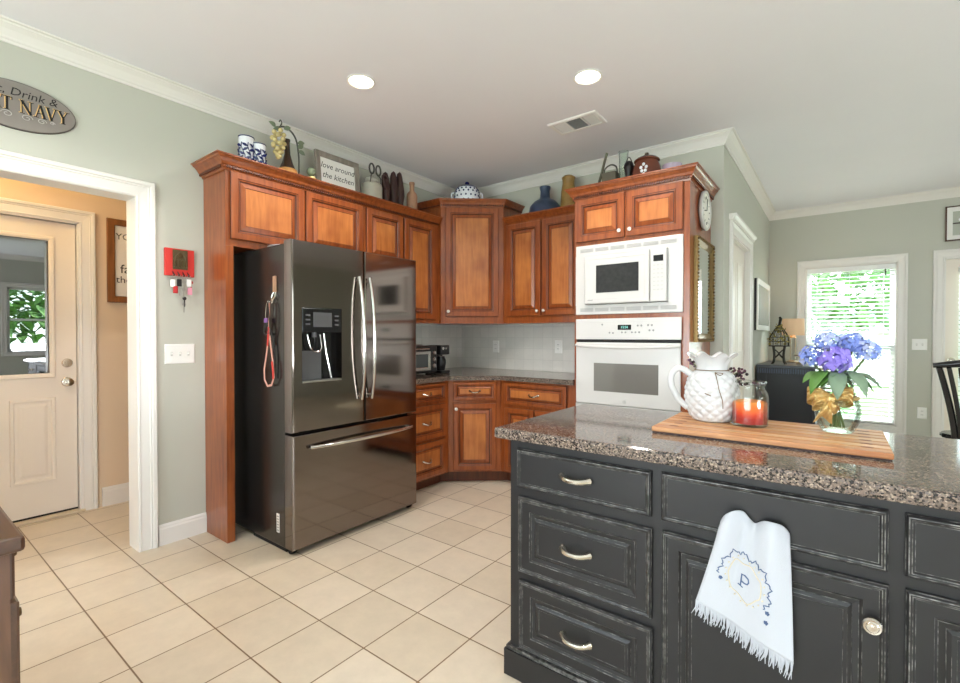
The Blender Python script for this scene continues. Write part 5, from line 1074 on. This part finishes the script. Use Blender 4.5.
# ------------------------------------------------------------------ wall plates
def plate(name, label, cat, o, u, n, w, h, kind, gang=1):
    o, u, n = Vector(o), Vector(u), Vector(n); t = thing(name, label, cat, o)
    b = MB(); r = b.panel(o - u * w / 2 - Z * h / 2, u, Z, n, w, h, [(0, 0.0006, None), (0.001, 0.004, None), (0.005, 0.006, None)], 'plastic_white'); b.cap(r, 'plastic_white'); b.build('cover_plate', t)
    for g in range(gang):
        c = o + u * ((g - (gang - 1) / 2) * 0.046) + n * 0.006
        fr_ = Matrix((( u.x, 0, n.x, c.x), (u.y, 0, n.y, c.y), (0, 1, 0, c.z), (0, 0, 0, 1)))
        b = MB()
        if kind == 'switch': b.box(-0.006, -0.012, -0.001, 0.006, 0.012, 0.001, 'switch_shadow', M=fr_); b.box(-0.004, -0.003, 0, 0.004, 0.010, 0.010, 'plastic_white', 0.001, M=fr_); b.build('toggle', t)
        else:
            for s in (-1, 1): b.box(-0.0165, s * 0.0195 - 0.014, -0.001, 0.0165, s * 0.0195 + 0.014, 0.002, 'plastic_white', 0.0008, M=fr_); b.box(-0.008, s * 0.0195 - 0.003, 0.0018, -0.005, s * 0.0195 + 0.006, 0.0024, 'ink_black', M=fr_); b.box(0.005, s * 0.0195 - 0.003, 0.0018, 0.008, s * 0.0195 + 0.006, 0.0024, 'ink_black', M=fr_)
            b.build('socket', t)
plate('light_switch', 'white triple light switch plate on the wall below the key rack', 'light switch', (XL, 1.167, 1.138), Y, X, 0.165, 0.12, 'switch', 3)
plate('light_switch', 'white light switch plate between the far window and the back door', 'light switch', (0.69, YF, 1.155), X, -Y, 0.12, 0.12, 'switch', 2)
plate('power_outlet', 'white power outlet low on the wall between the far window and the back door', 'power outlet', (0.715, YF, 0.43), X, -Y, 0.075, 0.12, 'outlet')
plate('power_outlet', 'white power outlet on the backsplash nearer the corner', 'power outlet', (-2.745, YB - 0.008, 1.138), X, -Y, 0.075, 0.118, 'outlet')
plate('power_outlet', 'white power outlet on the backsplash nearer the oven cabinet', 'power outlet', (-2.04, YB - 0.008, 1.145), X, -Y, 0.075, 0.118, 'outlet')

# ------------------------------------------------------------------ things on the left wall
t = thing('key_rack', 'red wooden key rack with a bronze emblem beside the hall opening', 'key rack', (XL, 1.165, 1.69))
b = MB(); b.box(XL + 0.001, 1.085, 1.61, XL + 0.02, 1.245, 1.775, 'red_board', 0.003); b.build('board', t)
b = MB(); xk = XL + 0.02
b.box(xk - 0.001, 1.125, 1.65, xk + 0.004, 1.207, 1.768, 'bronze', 0.002); pts = [(1.13, 0.0), (1.14, 0.06), (1.166, 0.09), (1.192, 0.06), (1.202, 0.0)]
b.tube([(xk + 0.006, y, 1.665 + z) for y, z in pts], 0.005, 'bronze', seg=8)
for yy in (1.142, 1.158, 1.174, 1.190): b.box(xk + 0.003, yy - 0.004, 1.665, xk + 0.009, yy + 0.004, 1.705, 'gold_dark')
b.box(xk + 0.003, 1.128, 1.708, xk + 0.008, 1.204, 1.716, 'bronze'); b.lathe([(0, 0), (0.018, 0), (0.012, 0.006), (0, 0.008)], 'gold_dark', seg=16, M=Matrix.Translation((xk + 0.003, 1.166, 1.735)) @ RX)
b.build('emblem', t)
for yy in (1.125, 1.152, 1.179, 1.206):
    b = MB(); b.tube([(xk - 0.002, yy, 1.635), (xk + 0.012, yy, 1.625), (xk + 0.02, yy, 1.61), (xk + 0.026, yy, 1.618)], 0.003, 'ink_black', seg=7); b.build('hook', t)
def keyset(y, label, parts):
    t = thing('key_set', label, 'keys', (xk + 0.018, y, 1.61), 'keys on the red rack'); x = xk + 0.020
    b = MB(); b.tube([(x, y + 0.011 * math.cos(a), 1.604 + 0.011 * math.sin(a)) for a in [2 * PI * i / 16 for i in range(16)]], 0.0014, 'key_metal', seg=6, closed=True); b.build('ring', t)
    for (kind, dy, z, m) in parts:
        b = MB()
        if kind == 'key':
            b.lathe([(0, -0.001), (0.011, -0.001), (0.011, 0.001), (0, 0.001)], m, seg=14, M=Matrix.Translation((x, y + dy, z)) @ RX); b.box(x - 0.001, y + dy - 0.003, z - 0.05, x + 0.001, y + dy + 0.003, z - 0.008, m); b.build('key', t)
        else: b.box(x + 0.001, y + dy - 0.013, z - 0.022, x + 0.006, y + dy + 0.013, z + 0.022, m, 0.003); b.build('tag', t)
keyset(1.125, 'keys with a white and red tag on the leftmost hook of the red rack', [('tag', -0.008, 1.562, 'tag_white'), ('tag', 0.006, 1.525, 'tag_red'), ('key', -0.012, 1.585, 'key_metal')])
keyset(1.152, 'keys with a black fob on the second hook of the red rack', [('tag', 0.0, 1.568, 'cord_black'), ('key', 0.004, 1.54, 'key_metal')])
keyset(1.179, 'long chain of keys on the third hook of the red rack', [('key', 0.0, 1.575, 'key_metal'), ('key', -0.003, 1.53, 'key_metal'), ('key', 0.002, 1.475, 'cord_black'), ('key', 0.0, 1.44, 'key_metal')])
keyset(1.206, 'keys with a white tag and pink tag on the rightmost hook of the red rack', [('tag', 0.0, 1.57, 'tag_white'), ('tag', 0.004, 1.52, 'tag_pink'), ('key', 0.012, 1.575, 'tag_red')])
# oval sign
t = thing('oval_sign', 'oval slate-grey wall sign reading BEAT NAVY above the hall opening', 'sign', (XL, 0.45, 2.365))
ec = (0.460, 2.372); EA, EB = 0.226, 0.117
def ov(b, a, bb, x0, x1, m, N=56):
    A = [b.bm.verts.new((x0, ec[0] + a * math.cos(2 * PI * i / N), ec[1] + bb * math.sin(2 * PI * i / N))) for i in range(N)]
    B = [b.bm.verts.new((x1, ec[0] + (a - 0.003) * math.cos(2 * PI * i / N), ec[1] + (bb - 0.003) * math.sin(2 * PI * i / N))) for i in range(N)]
    b.face(A[::-1], m); b.face(B, m)
    for i in range(N): b.face([A[i], A[(i + 1) % N], B[(i + 1) % N], B[i]], m)
b = MB(); ov(b, EA, EB, XL + 0.001, XL + 0.012, 'sign_rim'); ov(b, EA - 0.005, EB - 0.005, XL + 0.012, XL + 0.0135, 'sign_slate'); b.build('oval_board', t)
sx = lambda y0, z0: (lambda a, q, w: (XL + 0.0138 + w, y0 + a, z0 + q))
GL = {'B': (0.62, [(.14, 0, .14, 1, .15), (.14, 1, .42, .97, .06), (.42, .97, .50, .76, .14), (.50, .76, .38, .54, .08), (.14, .53, .40, .53, .06), (.40, .53, .56, .28, .15), (.56, .28, .42, .03, .10), (.14, 0, .44, 0.02, .06)], [(0, 0), (0, 1)]), 'E': (0.58, [(.14, 0, .14, 1, .15), (.10, 1, .52, 1, .07), (.14, .52, .40, .52, .06), (.10, 0, .55, 0, .07), (.52, 1, .52, .84, .05), (.55, 0, .55, .18, .05)], [(0, 0), (0, 1)]), 'A': (0.72, [(.10, 0, .36, 1, .06), (.36, 1, .62, 0, .15), (.19, .34, .52, .34, .055)], [(-.02, 0), (.50, 0)]), 'T': (0.64, [(.32, 0, .32, 1, .15), (.02, 1, .62, 1, .07), (.03, 1, .03, .82, .05), (.61, 1, .61, .82, .05)], [(.18, 0)]), 'N': (0.76, [(.12, 0, .12, 1, .06), (.10, 1, .64, 0, .16), (.64, 0, .64, 1, .06)], [(0, 0), (0, 1), (.52, 1)]), 'V': (0.72, [(.10, 1, .36, 0, .15), (.36, 0, .62, 1, .06)], [(-.02, 1), (.50, 1)]), 'Y': (0.70, [(.10, 1, .35, .46, .15), (.35, .46, .60, 1, .06), (.35, 0, .35, .48, .15)], [(-.02, 1), (.48, 1), (.22, 0)])}
def serif_text(b, body, size, m, fmap, cx, cz, gap=0.09, kern={'AV': -0.12, 'AT': -0.08, 'VY': -0.06, 'TN': 0}):
    wid = 0; xs_ = []
    for i, ch in enumerate(body):
        if ch == ' ': xs_.append(wid); wid += 0.34; continue
        wid += kern.get(body[i - 1:i + 1], 0) if i else 0; xs_.append(wid); wid += GL[ch][0] + gap
    def bar(x0, y0, x1, y1, t):
        p, q = Vector((x0, y0)), Vector((x1, y1)); d = (q - p).normalized(); n = Vector((-d.y, d.x)) * (t / 2); e = d * 0.015
        pts = [p - e + n, p - e - n, q + e - n, q + e + n]; lo = [b.bm.verts.new(fmap(cx + (v.x) * size, cz + (v.y - 0.5) * size, 0.0)) for v in pts]; hi = [b.bm.verts.new(fmap(cx + (v.x) * size, cz + (v.y - 0.5) * size, 0.0008)) for v in pts]
        b.face(hi, m)
        for i in range(4): b.face([lo[i], lo[(i + 1) % 4], hi[(i + 1) % 4], hi[i]], m)
    for ch, x0 in zip(body, xs_):
        if ch == ' ': continue
        x0 -= wid / 2
        for (a0, b0, a1, b1, t) in GL[ch][1]: bar(x0 + a0, b0, x0 + a1, b1, t)
        for (a0, b0) in GL[ch][2]: bar(x0 + a0, b0, x0 + a0 + 0.26, b0, 0.05)
b = MB(); serif_text(b, 'BEAT NAVY', 0.061, 'sign_gold', lambda a, q, w: (XL + 0.0137 + w, a, q), 0.464, 2.3725); serif_text(b, 'BEAT NAVY', 0.061, 'ink_black', lambda a, q, w: (XL + 0.0147 + w, a, q), 0.468, 2.371); b.build('gold_and_black_lettering', t)
b = MB(); b.text('Eat, Drink &', 0.054, 'ink_black', sx(0.474, 2.432), shear=0.2); b.build('black_lettering', t)
b = MB()
for s in (-1, 1):
    for (cy, cz, r0) in ((0.035, -0.052, 0.022), (0.09, -0.05, 0.018), (0.13, -0.045, 0.010)):
        pts = []
        for i in range(20): a = i / 19 * 2.6 * PI; rr = r0 * (1 - 0.75 * i / 19); pts.append((XL + 0.0148, ec[0] + s * (cy + rr * math.cos(a)), ec[1] + cz + rr * 0.75 * math.sin(a)))
        b.tube(pts, 0.002, 'sign_pale', seg=5)
b.build('scrollwork', t)
# framed print in the hall
t = thing('framed_print', 'wood-framed white word print on the hall wall beside the door', 'picture', (XH, 1.38, 1.8))
fh = lambda a, q, w: (XH + w, a, q); hy0, hy1, hz0, hz1 = 1.08, 1.68, 1.495, 2.112
b = MB(); b.sweep([(hy0 + 0.047, hz0 + 0.047), (hy0 + 0.047, hz1 - 0.047), (hy1 - 0.047, hz1 - 0.047), (hy1 - 0.047, hz0 + 0.047)], [(0, 0.001), (0, 0.018), (0.006, 0.022), (0.043, 0.022), (0.047, 0.018), (0.047, 0.001)], 'frame_wood', fh, closed=True); b.build('frame', t)
b = MB(); b.box(XH + 0.002, hy0 + 0.045, hz0 + 0.045, XH + 0.008, hy1 - 0.045, hz1 - 0.045, 'paper_white'); b.build('print', t)
b = MB()
for s_, z_, q_, dy in (('YO', 1.985, 0.066, 1.134), ('fa', 1.745, 0.092, 1.160), ('the', 1.665, 0.072, 1.134)): b.text(s_, q_, 'ink_black', (lambda z0, d0: (lambda a, q, w: (XH + 0.0083 + w, d0 + a, z0 + q)))(z_, dy), align='LEFT')
b.build('lettering', t)

# ------------------------------------------------------------------ oven cabinet side: clock and mirror
xs = OX1
t = thing("clock", 'round white-faced clock hung on the side of the oven cabinet', 'clock', (xs, 3.575, 2.125)); cc = (3.575, 2.122)
Mc = Matrix.Translation((xs + 0.001, cc[0], cc[1])) @ RX
b = MB(); b.lathe([(0, 0), (0.115, 0), (0.135, 0.012), (0.138, 0.026), (0.132, 0.034), (0.122, 0.034), (0.116, 0.026), (0, 0.026)], 'clock_rim', seg=48, M=Mc); b.build('case', t)
b = MB(); b.lathe([(0, 0.0275), (0.117, 0.0275), (0.117, 0.0262), (0, 0.0262)], 'clock_face', seg=48, M=Mc)
for i in range(12):
    a = 2 * PI * i / 12; L = 0.02; p = Vector((xs + 0.0290, cc[0] + 0.098 * math.sin(a), cc[1] + 0.098 * math.cos(a))); q = Vector((xs + 0.0290, cc[0] + 0.08 * math.sin(a), cc[1] + 0.08 * math.cos(a))); b.tube([p, q], 0.0028 if i % 3 == 0 else 0.0018, 'ink_black', seg=5)
b.build('dial', t)
b = MB(); b.tube([(xs + 0.031, cc[0], cc[1]), (xs + 0.031, cc[0] - 0.06, cc[1] - 0.01)], 0.0028, 'ink_black', seg=6); b.tube([(xs + 0.0325, cc[0], cc[1]), (xs + 0.0325, cc[0] + 0.02, cc[1] + 0.085)], 0.002, 'ink_black', seg=6); b.build('hands', t)
t = thing('gold_mirror', 'ornate gold-framed mirror on the side of the oven cabinet', 'mirror', (xs, 3.60, 1.56))
my0, my1, mz0_, mz1_ = 3.345, 3.855, 1.205, 1.915; fm = lambda a, q, w: (xs + 0.001 + w, a, q)
b = MB(); fwid = 0.058
b.sweep([(my0 + fwid, mz0_ + fwid), (my0 + fwid, mz1_ - fwid), (my1 - fwid, mz1_ - fwid), (my1 - fwid, mz0_ + fwid)], [(0, 0), (0, 0.010), (0.006, 0.013), (0.010, 0.011), (0.022, 0.015), (0.034, 0.019), (0.038, 0.017), (0.048, 0.026), (0.055, 0.027), (0.058, 0.024), (0.058, 0)], 'gold_frame', fm, closed=True)
def beads(p0, p1, n_):
    for i in range(n_):
        s = (i + 0.5) / n_; a = p0[0] + (p1[0] - p0[0]) * s; q = p0[1] + (p1[1] - p0[1]) * s; b.ell(fm(a, q, 0.025), 0.009, 'gold_dark' if i % 2 else 'gold_frame', seg=10, rings=6)
o_ = 0.008; beads((my0 + o_, mz0_ + o_), (my0 + o_, mz1_ - o_), 30); beads((my1 - o_, mz0_ + o_), (my1 - o_, mz1_ - o_), 30); beads((my0 + o_, mz0_ + o_), (my1 - o_, mz0_ + o_), 22); beads((my0 + o_, mz1_ - o_), (my1 - o_, mz1_ - o_), 22)
b.build('frame', t)
b = MB(); b.box(xs + 0.003, my0 + fwid - 0.003, mz0_ + fwid - 0.003, xs + 0.010, my1 - fwid + 0.003, mz1_ - fwid + 0.003, 'mirror_silver'); b.build('glass', t)

# ------------------------------------------------------------------ dining end
t = thing('dresser', 'black dresser against the side wall below the framed picture', 'dresser', (-0.43, 6.05, 0))
gx0, gx1, gy0_, gy1_ = -0.662, -0.185, 5.58, 6.55
b = MB(); b.box(gx0, gy0_, 0.08, gx1, gy1_, 0.915, 'dresser_black'); b.box(gx0, gy0_ - 0.006, 0.06, gx0 + 0.085, gy0_, 0.90, 'dresser_black'); b.box(gx1 - 0.06, gy0_ - 0.006, 0.06, gx1, gy0_, 0.90, 'dresser_black'); b.box(gx0 + 0.085, gy0_ - 0.006, 0.06, gx1 - 0.06, gy0_, 0.2, 'dresser_black'); b.build('carcass', t)
b = MB(); b.box(gx0, gy0_ - 0.03, 0.925, gx1 + 0.03, gy1_ + 0.02, 0.95, 'dresser_top', 0.005); b.build('top', t)
b = MB(); b.box(gx0, gy0_ - 0.016, 0.86, gx1 + 0.016, gy1_, 0.9255, 'dresser_black')
for i in range(24): b.box(gx0 + 0.01 + i * 0.02, gy0_ - 0.022, 0.868, gx0 + 0.022 + i * 0.02, gy0_ - 0.014, 0.918, 'bead_blue', 0.001)
b.build('beaded_frieze', t)
for yy in (gy0_ + 0.03, gy1_ - 0.03):
    for xx in (gx0 + 0.03, gx1 - 0.03):
        b = MB(); b.lathe([(0, 0), (0.022, 0), (0.028, 0.05), (0.03, 0.08), (0, 0.08)], 'dresser_black', c=(xx, yy, 0.0005), seg=14); b.build('leg', t)
for k in range(3):
    b = MB(); r = b.panel((gx1, gy0_ + 0.04, 0.13 + k * 0.245), Y, Z, X, gy1_ - gy0_ - 0.08, 0.225, [(0, 0, None), (0, 0.012, None), (0.006, 0.016, None), (0.02, 0.016, None), (0.026, 0.012, None)], 'dresser_black'); b.cap(r, 'dresser_black'); dd = b.build('drawer', t)
    for yy in (5.82, 6.31): small_knob(dd, (gx1 + 0.012, yy, 0.24 + k * 0.245), X)
# lamp
lx, ly = -0.395, 6.25
t = thing('table_lamp', 'table lamp with a pale drum shade on the black dresser', 'lamp', (lx, ly, 0.9505))
b = MB(); b.lathe([(0, 0), (0.07, 0), (0.072, 0.012), (0.05, 0.022), (0.02, 0.03), (0, 0.03)], 'lamp_metal', c=(lx, ly, 0.9505), seg=28); b.build('base', t)
b = MB(); 
for s in (-1, 1): b.tube([(lx + s * 0.022, ly, 0.978), (lx + s * 0.022, ly, 1.25)], 0.006, 'lamp_metal', seg=10)
b.lathe([(0, 0.27), (0.032, 0.27), (0.03, 0.30), (0.016, 0.305), (0.014, 0.36), (0, 0.36)], 'lamp_metal', c=(lx, ly, 0.9505), seg=18); b.build('stem', t)
b = MB(); b.lathe([(0.105, 0.30), (0.108, 0.30), (0.104, 0.485), (0.101, 0.485), (0.105, 0.30)], 'shade_linen', c=(lx, ly, 0.9505), seg=36); b.build('lamp_shade', t)
light('table_lamp_bulb', 'POINT', (lx, ly, 1.36), 2.2, (1, 0.8, 0.55), shadow_soft_size=0.03)
# leafy birdcage
gx, gy = -0.487, 5.80
t = thing('birdcage_ornament', 'gilt leafy birdcage ornament on iron legs, left of the dresser lamp', 'ornament', (gx, gy, 0.9505)); z0 = 0.9505
b = MB()
for k in range(4):
    a = PI / 4 + k * PI / 2; dx_, dy_ = math.cos(a), math.sin(a); b.tube(smooth([(gx + dx_ * 0.085, gy + dy_ * 0.085, z0 + 0.004), (gx + dx_ * 0.065, gy + dy_ * 0.065, z0 + 0.03), (gx + dx_ * 0.058, gy + dy_ * 0.058, z0 + 0.10), (gx + dx_ * 0.07, gy + dy_ * 0.07, z0 + 0.185)]), 0.008, 'cage_iron', seg=8); a2 = a + PI / 2
    b.tube(smooth([(gx + dx_ * 0.058, gy + dy_ * 0.058, z0 + 0.06), (gx, gy, z0 + 0.11), (gx + math.cos(a2) * 0.064, gy + math.sin(a2) * 0.064, z0 + 0.16)]), 0.005, 'cage_iron', seg=7)
b.lathe([(0, 0.185), (0.095, 0.185), (0.098, 0.195), (0, 0.20)], 'cage_iron', c=(gx, gy, z0), seg=24); b.build('stand', t)
b = MB(); dome = lambda s: (0.088 * (1 if s < 0.4 else max(0.06, (1 - (s - 0.4) / 0.6)) ** 0.75), 0.195 + 0.215 * s)
for k in range(14):
    a = 2 * PI * k / 14; b.tube([(gx + dome(s)[0] * math.cos(a), gy + dome(s)[0] * math.sin(a), z0 + dome(s)[1]) for s in [i / 10 for i in range(11)]], 0.003, 'cage_iron', seg=5)
for s in (0.2, 0.4, 0.7): b.tube([(gx + dome(s)[0] * math.cos(a), gy + dome(s)[0] * math.sin(a), z0 + dome(s)[1]) for a in [2 * PI * i / 20 for i in range(20)]], 0.0035, 'cage_iron', seg=5, closed=True)
b.tube(smooth([(gx, gy, z0 + 0.40), (gx + 0.006, gy, z0 + 0.44), (gx + 0.012, gy, z0 + 0.475), (gx - 0.002, gy, z0 + 0.492)]), [0.012] * 5 + [0.014] * 4 + [0.012] * 3 + [0.006], 'cage_iron', seg=8); b.build('cage', t)
b = MB()
for i in range(120):
    s = random.random() ** 0.9; a = random.uniform(0, 2 * PI); r, z = dome(s); p = Vector((gx + (r + 0.004) * math.cos(a), gy + (r + 0.004) * math.sin(a), z0 + z)); n = Vector((math.cos(a), math.sin(a), 0.4)); b.leaf(p, Vector((random.uniform(-1, 1), random.uniform(-1, 1), random.uniform(-0.6, 0.6))), n, 0.028, 0.02, 'cage_gold', bend=0.2, nu=3)
b.build('leaves', t, recalc=False)
# low dish beside the lamp
b = MB(); b.lathe([(0, 0.0), (0.05, 0.0), (0.045, 0.02), (0.012, 0.03), (0.012, 0.07), (0.07, 0.085), (0.075, 0.10), (0.07, 0.10), (0, 0.08)], 'lamp_metal', c=(-0.30, 5.98, 0.9505), seg=28); tag(b.build('pedestal_dish'), 'small pale pedestal dish on the dresser between birdcage and flowers', 'dish')
# picture on the side wall
t = thing('framed_picture', 'white-fronted black-edged framed picture on the side wall above the dresser', 'picture', (XS, 6.03, 1.57)); fp = lambda a, q, w: (XS + w, a, q)
b = MB(); b.box(XS + 0.001, 5.50, 1.305, XS + 0.022, 6.55, 1.835, 'frame_black'); b.sweep([(5.555, 1.36), (5.555, 1.78), (6.495, 1.78), (6.495, 1.36)], [(0, 0.022), (0, 0.034), (0.055, 0.036), (0.055, 0.022)], 'frame_white', fp, closed=True); b.build('frame', t)
b = MB(); b.box(XS + 0.0225, 5.55, 1.355, XS + 0.028, 6.50, 1.785, 'photo_grey'); b.build('print', t)
# shadow-box picture over the back door
t = thing('framed_window_pane', 'dark-edged white frame with two panes above the back door', 'picture', (1.15, YF, 2.38)); ff = lambda a, q, w: (a, YF - w, q)
b = MB(); bx0, bx1, bz0, bz1 = 0.872, 1.62, 2.218, 2.572
b.sweep([(bx0 + 0.012, bz0 + 0.012), (bx0 + 0.012, bz1 - 0.012), (bx1 - 0.012, bz1 - 0.012), (bx1 - 0.012, bz0 + 0.012)], [(0, 0.001), (0, 0.026), (0.012, 0.028), (0.012, 0.001)], 'dark_walnut', ff, closed=True); b.sweep([(bx0 + 0.055, bz0 + 0.055), (bx0 + 0.055, bz1 - 0.055), (bx1 - 0.055, bz1 - 0.055), (bx1 - 0.055, bz0 + 0.055)], [(0, 0.001), (0, 0.018), (0.0425, 0.024), (0.0425, 0.001)], 'frame_white', ff, closed=True)
b.box(bx0 + 0.055, YF - 0.016, 2.389, bx1 - 0.055, YF - 0.002, 2.401, 'sign_rim'); b.build('frame', t)
b = MB(); b.box(bx0 + 0.053, YF - 0.006, bz0 + 0.053, bx1 - 0.053, YF - 0.0015, bz1 - 0.053, 'pane_sage'); b.ell((1.0, YF - 0.007, 2.43), (0.03, 0.003, 0.02), 'porcelain'); b.ell((1.07, YF - 0.007, 2.445), (0.03, 0.003, 0.025), 'shade_linen'); b.build('print', t)
# chair
cx, cy = 0.88, 5.25
t = thing('dining_chair', 'glossy black fan-back dining chair at the right edge beyond the island', 'chair', (cx, cy, 0))
b = MB(); sp = [(0.21 * math.cos(a) * (1.0 if math.sin(a) < 0 else 1.02), 0.205 * math.sin(a) * (1 if math.sin(a) > 0 else 0.9)) for a in [2 * PI * i / 28 for i in range(28)]]
b.prism([(cx + x_, cy + 0.05 + y_) for x_, y_ in sp], 0.43, 0.465, 'chair_black'); bmesh.ops.bevel(b.bm, geom=[e for e in b.bm.edges if abs(e.verts[0].co.z - e.verts[1].co.z) < 1e-4], offset=0.01, segments=2, affect='EDGES'); b.build('seat', t)
for sx_s in (-1, 1):
    for sy_s in (-1, 1):
        b = MB(); b.tube([(cx + sx_s * 0.205, cy + 0.05 + sy_s * 0.20, 0.0), (cx + sx_s * 0.17, cy + 0.05 + sy_s * 0.165, 0.24), (cx + sx_s * 0.14, cy + 0.05 + sy_s * 0.13, 0.435)], [0.012, 0.02, 0.014], 'chair_black', seg=10); b.build('leg', t)
b = MB(); b.tube([(cx - 0.18, cy - 0.125, 0.20), (cx - 0.18, cy + 0.225, 0.20)], 0.010, 'chair_black'); b.tube([(cx + 0.18, cy - 0.125, 0.20), (cx + 0.18, cy + 0.225, 0.20)], 0.010, 'chair_black'); b.tube([(cx - 0.18, cy + 0.05, 0.20), (cx + 0.18, cy + 0.05, 0.20)], 0.010, 'chair_black'); b.build('stretcher', t)
bk = lambda s, z: Vector((cx + s * (0.145 + 0.115 * max(0.0, (z - 0.46) / 0.56) ** 1.3), cy - 0.125 - 0.14 * ((z - 0.46) / 0.56) + 0.03 * abs(s), z))
for s in (-1, 1):
    b = MB(); b.tube([bk(s, 0.455 + 0.55 * i / 12) for i in range(13)], [0.022 - 0.003 * i / 12 for i in range(13)], 'chair_black', seg=10); b.build('back_post', t)
for s in (-0.80, -0.56, -0.2, 0.2, 0.56, 0.80):
    b = MB(); b.tube([bk(s, 0.455 + 0.55 * i / 12) - Y * 0.012 for i in range(13)], 0.0105, 'chair_black', seg=9, flat=1.4); b.build('spindle', t)
b = MB(); cr = []
for i in range(21):
    s = (i / 20 * 2 - 1) * 1.14; p = bk(s, 1.0); cr.append(p + Z * (0.032 + 0.018 * math.cos(s * 2.2)))
for i in range(20):
    A, B_ = cr[i], cr[i + 1]
b.tube(cr, [0.018 + 0.014 * (1 - abs(i / 10 - 1) ** 2) for i in range(21)], 'chair_black', seg=12); b.build('crest_rail', t)

# ------------------------------------------------------------------ dark sideboard at the lower left corner
t = thing('sideboard', 'dark walnut sideboard corner in the lower left foreground', 'sideboard', (-1.95, 0.0, 0)); SX, SYF, ZT = -1.45, 0.215, 0.80
b = MB(); b.box(-2.45, -0.35, 0.06, SX - 0.03, SYF - 0.022, ZT - 0.035, 'walnut_panel'); b.box(-2.45, -0.35, 0.0, SX - 0.05, SYF - 0.05, 0.06, 'dark_walnut'); b.build('carcass', t)
b = MB(); b.box(-2.48, -0.37, ZT - 0.035, SX, SYF, ZT, 'dark_walnut', 0.008); b.build('top', t)
for x0 in (-2.44, -1.958):
    for nm, za, zb, th in (('drawer', 0.652, 0.762, 0.009), ('door', 0.09, 0.642, 0.016)):
        b = MB(); r = b.panel((x0 + 0.472, SYF - 0.022, za), -X, Z, Y, 0.465, zb - za, [(0, 0, None), (0, th - 0.005, None), (0.005, th, None), (0.03, th, None), (0.036, th - 0.005, None)], 'dark_walnut'); b.cap(r, 'dark_walnut'); dd = b.build(nm, t)
        b = MB(); b.lathe([(0, 0), (0.006, 0), (0.006, 0.004), (0.012, 0.008), (0.009, 0.013), (0, 0.014)], 'gold_dark', seg=18, M=Matrix.Translation((x0 + 0.43, SYF - 0.022 + th - 0.005, 0.745 if nm == 'drawer' else 0.60)) @ Matrix.Rotation(-PI / 2, 4, 'X')); b.build('knob', dd)

# ------------------------------------------------------------------ outdoors beyond the windows
b = MB(); b.box(-14, YF + 0.4, -0.5, 24, 34, -0.3, 'grass_lawn'); b.box(XE + 0.4, -16, -0.5, 24, YF + 0.4, -0.3, 'grass_lawn'); b.box(-14, -16, -0.5, XE + 0.4, YS - 0.4, -0.3, 'grass_lawn'); struct(b.build('lawn'))
def tree(x, y, h, r, label):
    t = thing('tree', label, 'tree', (x, y, -0.3), 'trees in the garden')
    b = MB(); b.tube([(x, y, -0.3), (x + 0.1, y, h * 0.3), (x, y + 0.05, h * 0.65)], [0.16, 0.12, 0.06], 'bark', seg=10); b.build('trunk', t)
    b = MB()
    for i in range(700):
        zz = random.uniform(-1, 1); a = random.uniform(0, 2 * PI); q = math.sqrt(1 - zz * zz); k = random.uniform(0.55, 1.05); p = Vector((x + r * k * q * math.cos(a), y + r * k * q * math.sin(a), h * 0.62 + r * 0.95 * k * zz))
        b.leaf(p, (random.uniform(-1, 1), random.uniform(-1, 1), random.uniform(-.6, .6)), Z, r * 0.26, r * 0.16, 'tree_leaf', nu=2)
    b.build('crown', t, recalc=False)
tree(-0.3, 15.5, 4.2, 1.7, 'round leafy tree seen through the far window'); tree(5.4, 16, 5.0, 2.0, 'leafy tree beyond the glazed back door'); tree(9.5, 2.2, 4.2, 1.8, 'leafy tree outside the east window'); tree(8.5, -2.6, 3.6, 1.5, 'bushy tree outside the east window nearer the corner'); tree(1.6, -8.5, 4.2, 1.8, 'leafy tree outside the south window')
t = thing('shed', 'pale shed with a grey roof across the lawn beyond the far window', 'shed', (1.2, 20, -0.3))
b = MB(); b.box(0.0, 19.2, -0.3, 3.4, 21.2, 1.35, 'siding'); b.build('walls', t)
b = MB(); b.prism([(19.0, 1.35), (21.4, 1.35), (20.2, 2.1)], -0.2, 3.6, 'roof_grey', M=Matrix(((0, 0, 1, 0), (1, 0, 0, 0), (0, 1, 0, 0), (0, 0, 0, 1)))); b.build('roof', t)
